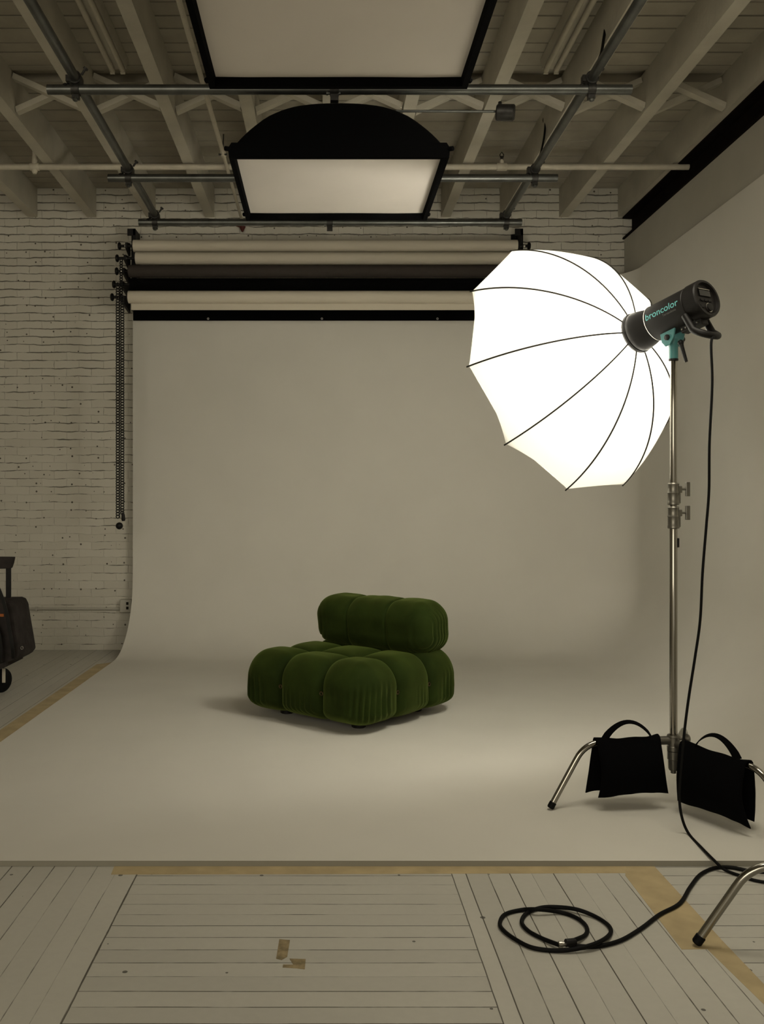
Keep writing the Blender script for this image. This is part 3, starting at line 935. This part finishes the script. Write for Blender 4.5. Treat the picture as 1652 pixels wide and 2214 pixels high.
vs, fs = cushion(S2, S2, SZ, (0.125, 0.125, 0.135, 0.075), 3, 3, 0.020, 0.036, 0.016, seat_pleat, 150, 1.15)
m = MB(); m.add(placed(vs, (0, 0, 0.032 + SZ + 0.008)), fs)
seat = m.mesh('seat', True, 180)
bm = bmesh.new(); bm.from_mesh(seat); bmesh.ops.remove_doubles(bm, verts=bm.verts, dist=0.0006); bmesh.ops.recalc_face_normals(bm, faces=bm.faces); bm.to_mesh(seat); bm.free()
link('seat', seat, M_velvet, chair)

BX, BY, BZ = 0.445, 0.160, 0.160
def back_pleat(p, n):
    e = max(0.0, (abs(p.x) - (BX - 0.19)) / 0.19)
    side = max(0.0, 1 - abs(n.z) * 0.8)
    fold = max(0.0, math.sin((abs(p.x) * 170 + p.y * 190 + 3 * noise.noise(Vector((p.x * 5, p.y * 5, p.z * 2.5))))))
    k = max(0, min(1, (0.13 - p.z) / 0.16))
    return -0.011 * e * side * fold * k + 0.004 * noise.noise(p * 5) + 0.004 * noise.noise(p * 11)
vs, fs = cushion(BX, BY, BZ, (0.13, 0.125, 0.125), 3, 1, 0.005, 0.012, 0.007, back_pleat, 130, 1.1)
tilt = Matrix.Rotation(math.radians(-5), 3, 'X')
off = Vector((0.0, -(S2 - BY - 0.01), 0.032 + 2 * SZ + BZ - 0.014))
m = MB(); m.add([CH + ROT @ (off + tilt @ v) for v in vs], fs)
bk = m.mesh('backrest', True, 180)
bm = bmesh.new(); bm.from_mesh(bk); bmesh.ops.remove_doubles(bm, verts=bm.verts, dist=0.0006); bmesh.ops.recalc_face_normals(bm, faces=bm.faces); bm.to_mesh(bk); bm.free()
link('backrest', bk, M_velvet, chair)
# little bronze rings where the seams are drawn in on the sides
for (lx, ly) in ((S2 / 3, S2), (-S2 / 3, S2), (-S2, S2 / 3), (-S2, -S2 / 3)):
    nrm = Vector((0, 1, 0)) if abs(ly) == S2 else Vector((-1, 0, 0))
    c = CH + ROT @ (Vector((lx, ly, 0.032 + SZ + 0.005)) - nrm * 0.008)
    m = MB(); nn = ROT @ nrm
    u = Vector((0, 0, 1)); w = nn.cross(u)
    m.tube([c + (u * math.cos(a * PI / 6) + w * math.sin(a * PI / 6)) * 0.010 for a in range(13)], 0.0028, 6, False)
    m.build('tufting_ring', M_bronze, chair)
for sx in (-1, 1):
    for sy in (-1, 1):
        m = MB()
        lx, ly = sx * (S2 - 0.19), sy * (S2 - 0.19)
        c = CH + ROT @ Vector((lx, ly, 0))
        m.lathe(c, (0, 0, 1), [(0, 0.035), (0.004, 0.04), (0.075, 0.04)], 20)
        m.build('foot', M_blackpl, chair)

# ------------------------------------------------------------------ light stands
def bent_leg(hub, ang, L1, zleg, zfoot, L2, r=0.0125):
    d = Vector((math.cos(ang), math.sin(ang), 0))
    pts = []
    p0 = hub + d * 0.0 + Vector((0, 0, 0))
    a = p0 + d * 0.03; b = p0 + d * L1; c = p0 + d * L2
    a.z = b.z = zleg; c.z = zfoot
    # rounded bend
    e1 = (b - a).normalized(); e2 = (c - b).normalized()
    R = 0.075
    pts = [a, b - e1 * R * 1.1]
    for k in range(1, 9):
        t = k / 9
        p = (b - e1 * R) * (1 - t) ** 2 + b * 2 * t * (1 - t) + (b + e2 * R) * t * t
        pts.append(p)
    pts += [b + e2 * R * 1.1, c - e2 * 0.012]
    return pts, c, e2

def make_stand(hub, angs, label, z0, ztop, geo, zleg=0.288, withtop=True):
    t = thing('light_stand', label, 'light stand', (hub.x, hub.y, z0), 'steel light stands')
    hx, hy = hub.x, hub.y
    def cyl(za, zb, r, mt, nm, parent=t, prof=None):
        m = MB(); m.lathe((hx, hy, za), (0, 0, 1), prof or [(0, r * 0.95), (0.002, r), (zb - za - 0.002, r), (zb - za, r * 0.95)], 28)
        return m.build(nm, mt, parent)
    cyl(0.20, 1.20, 0.0155, M_chrome, 'lower_tube')
    cyl(1.20, ztop, 0.0137, M_chrome, 'upper_tube')
    for zc in (1.157, 1.254):
        H = 0.091
        c = cyl(zc, zc + H, 0.02, M_casting, 'locking_collar', t, [(0, 0.020), (0.002, 0.0235), (0.012, 0.0235), (0.014, 0.0225), (0.046, 0.0225), (0.050, 0.0238), (0.056, 0.0215), (0.082, 0.0215), (0.086, 0.023), (H, 0.020)])
        m = MB(); m.box(hx + 0.016, hx + 0.034, hy - 0.009, hy + 0.009, zc + 0.05, zc + 0.078); m.box(hx + 0.018, hx + 0.028, hy - 0.007, hy + 0.007, zc + 0.006, zc + 0.07)
        m.build('clamp_ear', M_casting, c, bevel=0.003, smooth=False)
        m = MB(); m.lathe((hx + 0.03, hy, zc + 0.065), (1, 0, 0), [(0, 0.005), (0.022, 0.005)], 10)
        m.box(hx + 0.050, hx + 0.066, hy - 0.008, hy + 0.008, zc + 0.036, zc + 0.094)
        m.build('tee_knob', M_casting, c, bevel=0.004, smooth=False)
    m = MB(); m.box(hx + 0.010, hx + 0.022, hy - 0.008, hy + 0.006, 1.08, 1.118); m.build('clip', M_blackpl, t, bevel=0.002, smooth=False)
    # hub
    c = cyl(zleg - 0.045, zleg + 0.022, 0.02, M_casting, 'leg_hub', t, [(0, 0.020), (0.003, 0.026), (0.02, 0.026), (0.022, 0.0235), (0.058, 0.0235), (0.060, 0.027), (0.067, 0.024)])
    cyl(zleg - 0.135, zleg - 0.045, 0.02, M_casting, 'lower_sleeve', t, [(0, 0.006), (0, 0.011), (0.012, 0.011), (0.012, 0.017), (0.02, 0.021), (0.055, 0.022), (0.058, 0.025), (0.090, 0.025)])
    m = MB(); m.lathe((hx, hy, zleg + 0.004), (1, 0.15, 0), [(0.02, 0.006), (0.05, 0.006), (0.05, 0.013), (0.058, 0.021), (0.066, 0.018), (0.068, 0.005)], 14)
    m.build('tee_knob', M_casting, c)
    for k, (ang, L1, L2) in enumerate(angs):
        pts, cc, e2 = bent_leg(Vector((hx, hy, 0)), ang, L1, zleg - 0.014 * (k % 3), z0 + 0.012, L2)
        m = MB(); m.tube(pts, 0.0122, 18)
        lg = m.build('leg', M_chrome, t)
        m = MB(); m.tube([cc - e2 * 0.022, cc - e2 * 0.019, cc + e2 * 0.002, cc + e2 * 0.006], [0.012, 0.0142, 0.0142, 0.011], 16); m.build('foot_cap', M_rubber, lg)
        d = Vector((math.cos(ang), math.sin(ang), 0))
        m = MB(); m.lathe(Vector((hx, hy, zleg - 0.014 * (k % 3))) + d * 0.018, d, [(0, 0.016), (0.002, 0.0175), (0.05, 0.0175), (0.054, 0.0145)], 16); m.build('leg_socket', M_casting, lg)
    return t
HB = Vector((1.433, 3.80, 0))
aL, aR, aB = math.radians(186), math.radians(297), math.radians(62)
make_stand(HB, [(aL, 0.375, 0.520), (aR, 0.42, 0.56), (aB, 0.375, 0.52)], 'steel light stand carrying the flash head, with two black sandbags on its legs', 0.02, 1.86, None)
make_stand(Vector((1.66, 2.50, 0)), [(math.radians(168), 0.47, 0.615), (math.radians(285), 0.40, 0.54), (math.radians(48), 0.40, 0.54)], 'steel stand beyond the right edge, one bent leg showing in the foreground', 0.0, 1.9, None, zleg=0.245)

# ------------------------------------------------------------------ sandbags
def sandbag(center, ang, L, lab, zc, h=0.205, shift=0.02, skew=0.0):
    e1 = Vector((math.cos(ang), math.sin(ang), 0)); e2 = Vector((-e1.y, e1.x, 0)); ez = Vector((0, 0, 1))
    t = thing('sandbag', lab, 'sandbag', (center.x, center.y, zc), 'black sandbags on the stand legs')
    NQ, NS = 44, 24
    def path(q):            # q in -1..1
        a = abs(q); s = 1 if q >= 0 else -1
        if a < 0.12:
            th = a / 0.12 * PI / 2
            off, zz = 0.022 * math.sin(th), 0.020 * math.cos(th)
            nrm = (math.sin(th), math.cos(th))
        else:
            u = (a - 0.12) / 0.88
            off, zz = 0.022 + 0.030 * math.sin(PI * min(1, u * 0.9)) * 0.8 + 0.006 * u, -u * h
            nrm = (1, 0)
        return s * off, zz, s * nrm[0], nrm[1]
    def surf(side):
        def fn(u, v):
            q, s = u * 2 - 1, v * 2 - 1
            off, zz, ny, nz = path(q)
            a = abs(q)
            uu = max(0, (a - 0.12) / 0.88)
            th = 0.003 + 0.024 * max(0, math.sin(PI * uu)) ** 0.55 * max(0, 1 - s ** 6) ** 0.6
            flare = 1 + 0.10 * uu ** 3 - 0.03 * math.sin(PI * uu)
            x = s * L / 2 * flare + shift * (1 if q > 0 else -1) * uu
            z = zz - 0.006 * uu ** 3 * abs(s) ** 3 + 0.006 * noise.noise(Vector((s * 2, q * 3, L))) - 0.010 * (1 - s * s) * (1 - uu) * 0.7
            wr = 0.004 * noise.noise(Vector((s * 4, q * 4, 3.3))) * uu
            o_ = off + side * ny * th + wr * ny
            if side < 0 and a >= 0.12: o_ = (abs(off) - th * 0.75) * (1 if q > 0 else -1)
            return Vector((center.x, center.y, zc)) + e1 * x + e2 * o_ + ez * (z + side * nz * th * (1 if a < 0.12 else 0) + skew * x)
        return fn
    m = MB(); m.grid(surf(1), NQ, NS); n0 = len(m.v); m.grid(surf(-1), NQ, NS)
    # stitch the rims
    def idx(i, j): return i * (NS + 1) + j
    for i in range(NQ):
        for j in (0, NS):
            m.f.append((idx(i, j), idx(i + 1, j), n0 + idx(i + 1, j), n0 + idx(i, j))); m.m.append(0)
    for j in range(NS):
        for i in (0, NQ):
            m.f.append((idx(i, j), idx(i, j + 1), n0 + idx(i, j + 1), n0 + idx(i, j))); m.m.append(0)
    m.build('pouches', M_black, t, ang=60)
    # carrying strap
    m = MB()
    ht = []
    for k in range(17):
        u = k / 16
        x = -0.095 + 0.20 * u
        z = 0.012 + 0.068 * math.sin(PI * u) ** 0.75
        ht.append((x, z))
    rings = []
    for k, (x, z) in enumerate(ht):
        a = ht[max(0, k - 1)]; b = ht[min(16, k + 1)]
        tx, tz = b[0] - a[0], b[1] - a[1]
        l = math.hypot(tx, tz); nx_, nz_ = -tz / l, tx / l
        w = 0.016 * (1 - 0.35 * math.sin(PI * k / 16)); th = 0.002
        ctr = Vector((center.x, center.y, zc)) + e1 * x + ez * (z + skew * x)
        nn = e1 * nx_ + ez * nz_
        side = (e2 + nn * 0.45).normalized()
        n3 = nn
        rings.append([ctr + side * w + n3 * th, ctr - side * w + n3 * th, ctr - side * w - n3 * th, ctr + side * w - n3 * th])
    m.rings(rings)
    m.build('strap_handle', M_black, t, ang=30)
    return t
dL = Vector((math.cos(aL), math.sin(aL), 0)); dR = Vector((math.cos(aR), math.sin(aR), 0))
sandbag(HB + dL * 0.200, aL + PI, 0.268, 'black saddle sandbag hanging on the left leg of the flash head stand', 0.288, skew=0.03, shift=-0.012)
sandbag(HB + dR * 0.205, aR, 0.310, 'black saddle sandbag hanging on the right leg, near the picture edge', 0.274, h=0.212, skew=-0.02, shift=-0.02)

# ------------------------------------------------------------------ flash head
A = Vector((1.335, 3.956, 1.989))
az, el = 0.539, 0.238
N_ = Vector((-math.sin(az) * math.cos(el), math.cos(az) * math.cos(el), -math.sin(el)))
U_ = N_.cross(Vector((0, 0, 1))).normalized()
V_ = U_.cross(N_)
head = thing('flash_head', 'black studio flash head with teal lettering on top of the light stand', 'flash head', A - N_ * 0.19 - Vector((0, 0, 0.10)))
m = MB(); m.lathe(A, -N_, [(0.02, 0.076), (-0.004, 0.083), (-0.006, 0.088), (0.002, 0.090), (0.010, 0.088), (0.012, 0.085), (0.020, 0.0865), (0.030, 0.084), (0.060, 0.078), (0.085, 0.070), (0.112, 0.066)], 56, False)
m.build('reflector', M_bodypl, head, ang=25)
m = MB(); m.lathe(A, -N_, [(0.100, 0.05), (0.100, 0.071), (0.104, 0.0755), (0.29, 0.0755), (0.292, 0.0735), (0.299, 0.0735), (0.301, 0.0785), (0.352, 0.0785), (0.358, 0.075), (0.358, 0.066), (0.346, 0.064), (0.346, 0.001)], 56)
body = m.build('housing', M_bodypl, head, ang=25)
m = MB(); m.lathe(A, -N_, [(0.1005, 0.0722), (0.1030, 0.0765), (0.1050, 0.0772), (0.1056, 0.0757)], 56, False)
m.build('front_ring', M_silver, body)
# details of the back panel
BK = A - N_ * 0.3465
def back_box(u0, u1, v0, v1, t0, t1, mt, nm, bev=0.0015):
    m = MB(); vs = []
    for a in (u0, u1):
        for b in (v0, v1):
            for c in (t0, t1):
                vs.append(BK + U_ * a + V_ * b - N_ * c)
    m.add(vs, [(0, 1, 3, 2), (4, 6, 7, 5), (0, 4, 5, 1), (2, 3, 7, 6), (0, 2, 6, 4), (1, 5, 7, 3)])
    return m.build(nm, mt, body, bevel=bev, smooth=False)
M_glass = mat('display_glass', (0.004, 0.004, 0.004), 0.08, spec=0.6)
back_box(-0.034, 0.034, 0.010, 0.036, 0, 0.005, M_glass, 'display')
back_box(-0.034, 0.034, 0.0385, 0.041, 0, 0.005, M_silver, 'trim_bar', 0)
for k in range(3):
    back_box(-0.030 + k * 0.023, -0.014 + k * 0.023, -0.012, -0.002, 0, 0.005, M_blackpl, 'button')
m = MB(); m.lathe(BK + U_ * 0.012 - V_ * 0.036, -N_, [(0, 0.017), (0.009, 0.016), (0.010, 0.012)], 24); m.build('dial', M_blackpl, body)
m = MB(); m.lathe(BK + U_ * 0.012 - V_ * 0.036, -N_, [(0.0005, 0.0185), (0.003, 0.0195), (0.003, 0.0170)], 28, False); m.build('dial_ring', M_silver, body)
back_box(-0.04, -0.022, -0.042, -0.028, 0, 0.006, M_blackpl, 'fuse_cap')
# grip loop below the back
m = MB()
lp = []
for k in range(21):
    u = k / 20
    an = PI * u
    x = -0.060 * math.cos(an)
    dn = 0.085 + 0.072 * math.sin(an) ** 0.4
    bk_ = 0.285 + 0.065 * math.sin(an) ** 0.6
    if k in (0, 20): dn = 0.05
    lp.append(A - N_ * bk_ + U_ * x - V_ * dn)
m.tube(lp, 0.0145, 12)
grip = m.build('grip_handle', M_blackpl, head)
# lower control rail
m = MB(); vs = []
for a in (-0.022, 0.022):
    for b in (-0.098, -0.066):
        for c in (0.225, 0.325):
            vs.append(A + U_ * a + V_ * b - N_ * c)
m.add(vs, [(0, 1, 3, 2), (4, 6, 7, 5), (0, 4, 5, 1), (2, 3, 7, 6), (0, 2, 6, 4), (1, 5, 7, 3)])
m.build('lower_rail', M_blackpl, head, bevel=0.004, smooth=False)
m = MB()
for k in range(5):
    c = A - N_ * (0.235 + k * 0.018) - V_ * 0.085 - U_ * 0.0235
    m.lathe(c, -U_, [(0, 0.004), (0.004, 0.003)], 8)
m.build('contacts', M_silver, head)

# lettering wrapped round the housing
def wrap_text(body_, size, start_t, v_arc, mt, nm, spacing=1.0, r=0.0757):
    cu = bpy.data.curves.new(nm, 'FONT'); cu.body = body_; cu.size = size; cu.space_character = spacing
    cu.resolution_u = 6
    if nm == 'maker_lettering': cu.offset = 0.0003
    to = bpy.data.objects.new(nm + '_tmp', cu); COL.objects.link(to)
    dg = bpy.context.evaluated_depsgraph_get(); dg.update()
    me = bpy.data.meshes.new_from_object(to.evaluated_get(dg))
    bpy.data.objects.remove(to)
    bm = bmesh.new(); bm.from_mesh(me)
    bmesh.ops.triangulate(bm, faces=bm.faces)
    bmesh.ops.subdivide_edges(bm, edges=[e for e in bm.edges if e.calc_length() > 0.004], cuts=2)
    for v in bm.verts:
        x, y = v.co.x, v.co.y
        th = (v_arc + y) / r
        rad = (-U_ * math.cos(th) + V_ * math.sin(th))
        v.co = A - N_ * (start_t + x) + rad * (r + 0.0004)
    bm.to_mesh(me); bm.free()
    return link(nm, me, mt, body)
wrap_text('broncolor', 0.0400, 0.112, -0.002, M_tealtxt, 'maker_lettering')
wrap_text('Tersaudesta', 0.0135, 0.195, -0.018, M_greytxt, 'model_lettering', 1.0)

# teal yoke and spigot
PV = A - N_ * 0.19
m = MB()
for s in (-1, 1):
    prof = [(-0.040, -0.060), (0.040, -0.060), (0.030, -0.105), (0.012, -0.128), (-0.012, -0.128), (-0.030, -0.105)]
    fr = [PV + (-N_) * a * 1.0 + V_ * 0 + Vector((0, 0, b)) + U_ * (s * 0.026) for a, b in prof]
    bk2 = [p + U_ * s * 0.008 for p in fr]
    n = len(prof)
    m.add(fr + bk2, [tuple(range(n)), tuple(range(2 * n - 1, n - 1, -1))] + [(i, n + i, n + (i + 1) % n, (i + 1) % n) for i in range(n)])
m.build('tilt_yoke', M_teal, head, bevel=0.002, smooth=False)
SPX = Vector((HB.x, HB.y, 0))
m = MB(); m.lathe((HB.x, HB.y, 1.852), (0, 0, 1), [(0, 0.0175), (0.004, 0.0185), (0.050, 0.0185), (0.054, 0.020), (0.07, 0.024), (0.082, 0.024)], 28)
sock = m.build('stand_socket', M_teal, head)
m = MB(); m.lathe((HB.x, HB.y, 1.846), (0, 0, 1), [(0, 0.017), (0.001, 0.0195), (0.008, 0.0195), (0.009, 0.017)], 28); m.build('collar', M_blackpl, sock)
m = MB(); m.lathe(PV + Vector((0, 0, -0.095)) - U_ * 0.034, -U_, [(0, 0.012), (0.006, 0.012), (0.008, 0.008)], 18); m.build('pivot_bolt', M_blackpl, head)
m = MB(); m.lathe(PV + Vector((0, 0, -0.095)) + U_ * 0.032, U_, [(0, 0.014), (0.02, 0.016), (0.03, 0.012)], 18)
lv0 = P(1472, 741, 3.76); lv1 = P(1484, 782, 3.74)
m.tube([lv0, lv0.lerp(lv1, 0.25), lv1], [0.0105, 0.008, 0.0065], 12)
m.ball(lv0, 0.0125, 8)
m.build('tilt_lever', M_blackpl, head)

# flash tube light inside the umbrella, just in front of the reflector
fl_ = bpy.data.lights.new('flash_tube', 'POINT'); fl_.energy = FLASH_P; fl_.shadow_soft_size = 0.11; fl_.color = (1.0, 0.955, 0.85)
flo = bpy.data.objects.new('flash_tube', fl_); COL.objects.link(flo); flo.parent = head
flo.location = A + N_ * 0.15 - head.location

# ------------------------------------------------------------------ umbrella
umb = thing('umbrella', 'large translucent white studio umbrella, lit from inside by the flash head', 'umbrella', A)
UR, UD, NR, UPH = 0.601, 0.411, 10, 1.954
rho = (UR * UR + UD * UD) / (2 * UD)
r0 = 0.082
def rib_pt(a, ang, shrink=1.0, dz=0.0):
    """a in 0..1 along the rib from the apex to the rim"""
    tmax = math.asin(min(1, UR / rho)) if UD <= rho else PI - math.asin(UR / rho)
    t0 = math.asin(r0 / rho)
    th = t0 + (tmax - t0) * a
    rr = rho * math.sin(th) * shrink
    return A + N_ * (rho * (1 - math.cos(th)) + dz) + (U_ * math.cos(ang) + V_ * math.sin(ang)) * rr
NA, NB = 28, 12
rings = []
for i in range(NA + 1):
    a = i / NA
    ring = []
    for k in range(NR):
        for j in range(NB):
            f = j / NB
            an0 = UPH + k * 2 * PI / NR
            p0, p1 = rib_pt(a, an0), rib_pt(a, an0 + 2 * PI / NR)
            chord = p0.lerp(p1, f)
            arc = rib_pt(a, an0 + f * 2 * PI / NR)
            p = chord.lerp(arc, 0.10)
            # hem drawn in between the rib tips
            pull = 4 * f * (1 - f) * 0.035 * a ** 5
            p = p - N_ * pull * 0.9
            ring.append(p)
    rings.append(ring)
m = MB(); m.rings(rings, True, False)
m.build('canopy', M_sheen, umb, ang=14, fix=False)
m = MB()
rim = rings[-1]
cen = sum(rim, Vector((0, 0, 0))) / len(rim)
m.rings([[cen.lerp(p, f) for p in rim] for f in (0.995, 0.75, 0.5, 0.25, 0.02)], True, True)
m.build('added_diffuser', M_net, umb, fix=False)  # sheer panel added over the open side to soften the flash
M_rib = mat('dark_rib', (0.03, 0.028, 0.022), 0.5, metal=0.5)
for k in range(NR):
    an = UPH + k * 2 * PI / NR
    pts = [rib_pt(i / 24, an, 1.0, -0.002) for i in range(25)]
    pts.append(pts[-1] + (pts[-1] - pts[-2]).normalized() * 0.012)
    MB().tube(pts, 0.0036, 8).build('rib', M_rib, umb)
MB().tube([A - N_ * 0.015, A + N_ * 0.34], 0.0045, 10).build('shaft', M_rib, umb)

# ------------------------------------------------------------------ cables
def cable(name, pts, r, lab, mt=M_rubber, n=10):
    m = MB(); m.tube(spline(pts, n), r, 10)
    return tag(m.build(name, mt, loc=pts[-1]), lab, 'cable', 'black cables')
gp = A - N_ * 0.352 - V_ * 0.160 + U_ * 0.012
def GC(px, py, z=0.026): return G(px, py, z)
pts = [gp, P(1538, 740, 3.60), P(1540, 830, 3.58), P(1534, 960, 3.56), P(1533, 1060, 3.56), P(1527, 1140, 3.55), P(1519, 1240, 3.54), P(1514, 1340, 3.53), P(1503, 1420, 3.52), P(1489, 1510, 3.51), P(1479, 1590, 3.50), P(1473, 1660, 3.49), P(1469, 1720, 3.48),
       P(1474, 1765, 3.47), GC(1489, 1802), GC(1520, 1836), GC(1548, 1864, 0.028), G(1566, 1880, 0.009), G(1600, 1893, 0.006), G(1652, 1907, 0.006), G(1780, 1918, 0.006)]
cable('power_cable', pts, 0.0052, 'black power cable dropping from the flash head to the floor')
def z5(u, v, z=0.0065): return G(820 + u / 1.986, 1800 + v / 1.986, z)
ext = [z5(1790, 175), z5(1600, 165), z5(1510, 150), z5(1440, 153), z5(1380, 180), z5(1335, 235), z5(1290, 305), z5(1205, 352), z5(1125, 412), z5(1040, 462), z5(945, 488), z5(870, 489, 0.008), z5(812, 482, 0.012)]
coil = [z5(770, 482, 0.012), z5(700, 455), z5(640, 422), z5(612, 385), z5(632, 348), z5(690, 324), z5(760, 320), z5(850, 331, 0.012), z5(930, 362), z5(985, 400), z5(992, 435), z5(945, 470, 0.018), z5(860, 497, 0.012), z5(760, 507), z5(660, 495), z5(590, 462), z5(535, 422), z5(518, 390), z5(540, 352), z5(610, 333), z5(680, 330, 0.018), z5(780, 343), z5(850, 368), z5(890, 405), z5(885, 440), z5(830, 466, 0.018)]
ext_o = thing('extension_cable', 'thick black extension cable coiled in two loops on the floorboards', 'cable', z5(800, 478, 0))
ext_o['group'] = 'black cables'
MB().tube(spline(ext, 10), 0.0062, 10).build('cable', M_rubber, ext_o)
MB().tube(spline(coil, 10), 0.0062, 10).build('cable', M_rubber, ext_o)
a, b = z5(845, 470, 0.018), z5(800, 474, 0.018)
m = MB(); m.lathe(a, b - a, [(0, 0.008), (0.006, 0.011), (0.03, 0.011), (0.032, 0.009)], 14); m.build('connector', M_blackpl, ext_o)
a, b = z5(806, 478, 0.013), z5(776, 482, 0.012)
m = MB(); m.lathe(a, b - a, [(0, 0.0085), (0.005, 0.0085), (0.006, 0.0065), (0.014, 0.0065), (0.015, 0.0095), (0.024, 0.0095), (0.026, 0.007)], 14); m.build('plug', M_silver, ext_o)['label'] = 'silver plug'

# ------------------------------------------------------------------ rolling bag at the left edge
bag = thing('rolling_bag', 'grey brown canvas rolling bag with pull-up handle, cut by the left edge', 'bag', (-2.3, 6.25, 0))
D0, D1 = 6.08, 6.42
s_ = 6.2
def bp(px, py): v = P(px, py, s_); return (v.x, v.z)
prof = [bp(-150, 1300), bp(-60, 1296), bp(28, 1295), bp(36, 1298), bp(41, 1308), bp(46, 1340), bp(53, 1380), bp(57, 1405), bp(58, 1412), bp(52, 1420), bp(28, 1430), bp(0, 1438), bp(-150, 1440)]
m = MB(); n = len(prof)
rings = []
for yy, sc in ((D0, 0.94), (D0 + 0.03, 0.985), (D0 + 0.10, 1.0), (D1 - 0.10, 1.0), (D1 - 0.03, 0.985), (D1, 0.94)):
    cx_ = sum(p[0] for p in prof) / n; cz_ = sum(p[1] for p in prof) / n
    rings.append([Vector((cx_ + (x - cx_) * sc, yy, cz_ + (z - cz_) * sc)) for x, z in prof])
m.rings(rings)
body_b = m.build('bag_body', M_canvas, bag, ang=50)
c = P(47, 1401, D0 - 0.0)
m = MB(); m.tube([c + Vector((0.008 * math.cos(a * PI / 6), 0.004, 0.010 * math.sin(a * PI / 6))) for a in range(13)], 0.0022, 6, False); m.build('eyelet', M_silver, body_b)
# front pocket panel and base strip
m = MB(); pr = [bp(-150, 1312), bp(4, 1312), bp(14, 1350), bp(22, 1400), bp(24, 1425), bp(-150, 1430)]
rings = [[Vector((x, yy, z)) for x, z in pr] for yy in (D0 - 0.045, D0 + 0.01)]
m.rings(rings); pk = m.build('front_pocket', M_canvas, bag, bevel=0.012, smooth=False)
v0, v1 = P(-40, 1330, D0 - 0.05), P(8, 1330, D0 - 0.05)
MB().box(v0.x, v1.x, D0 - 0.052, D0 - 0.045, v0.z - 0.01, v0.z + 0.008).build('zip_tag', M_orange, pk, smooth=False)['label'] = 'orange zip tag'
m = MB(); pr = [bp(-150, 1432), bp(2, 1430), bp(28, 1424), bp(29, 1434), bp(0, 1446), bp(-150, 1452)]
m.rings([[Vector((x, yy, z)) for x, z in pr] for yy in (D0 - 0.02, D1 - 0.02)]); m.build('base', M_canvas, bag, smooth=False)
# straps
def ribbon(pts, w, mt, nm, th=0.003):
    pts = spline(pts, 6); m = MB(); rings = []
    for k, p in enumerate(pts):
        a = pts[max(0, k - 1)]; b = pts[min(len(pts) - 1, k + 1)]
        t_ = (b - a).normalized(); side = t_.cross(Vector((0, 1, 0))).normalized(); nn = Vector((0, 1, 0))
        rings.append([p + side * w + nn * th, p - side * w + nn * th, p - side * w - nn * th, p + side * w - nn * th])
    m.rings(rings); return m.build(nm, mt, bag, ang=30)
ribbon([P(-8, 1262, D0 - 0.055), P(4, 1290, D0 - 0.055), P(14, 1325, D0 - 0.053), P(21, 1365, D0 - 0.05), P(27, 1400, D0 - 0.05), P(29, 1424, D0 - 0.03)], 0.011, M_blackpl, 'strap')
ribbon([P(-14, 1350, D0 - 0.055), P(-4, 1370, D0 - 0.055), P(0, 1400, D0 - 0.055), P(-2, 1432, D0 - 0.05)], 0.016, M_blackpl, 'strap')
# pull handle
for px in (18.5, -95):
    a, b = P(px, 1300, 6.30), P(px, 1225, 6.30)
    MB().box(a.x - 0.017, a.x + 0.017, 6.292, 6.308, a.z - 0.02, b.z).build('handle_rail', M_blackpl, bag, bevel=0.003, smooth=False)
a, b = P(-110, 1232, 6.30), P(28, 1204, 6.30)
m = MB(); m.add([(a.x, 6.27, a.z), (P(24, 0, 6.3).x, 6.27, a.z + 0.01), (P(28, 0, 6.3).x, 6.27, a.z + 0.045), (P(31, 0, 6.3).x, 6.27, b.z), (a.x, 6.27, b.z + 0.003),
                 (a.x, 6.33, a.z), (P(24, 0, 6.3).x, 6.33, a.z + 0.01), (P(28, 0, 6.3).x, 6.33, a.z + 0.045), (P(31, 0, 6.3).x, 6.33, b.z), (a.x, 6.33, b.z + 0.003)],
                [(0, 1, 2, 3, 4), (9, 8, 7, 6, 5)] + [(i, 5 + i, 5 + (i + 1) % 5, (i + 1) % 5) for i in range(5)])
m.build('grip', M_canvas, bag, bevel=0.006, smooth=False)
wr = 0.082
for wx, wy in ((-2.164, 6.20), (-2.33, 6.36), (-2.68, 6.20), (-2.68, 6.36)):
    m = MB(); m.lathe((wx - 0.014, wy + 0.008, wr), (0.88, -0.47, 0), [(0, 0.03), (0, 0.066), (0.006, wr - 0.003), (0.012, wr), (0.020, wr), (0.026, wr - 0.003), (0.032, 0.066), (0.032, 0.03)], 36)
    w_ = m.build('wheel', M_rubber, bag)
    m = MB(); m.box(wx + 0.010, wx + 0.032, wy - 0.026, wy - 0.020, wr - 0.012, 0.165); m.box(wx - 0.027, wx + 0.027, wy - 0.014, wy + 0.014, 0.168, 0.176); m.build('caster_fork', M_pipe, w_, bevel=0.002, smooth=False)
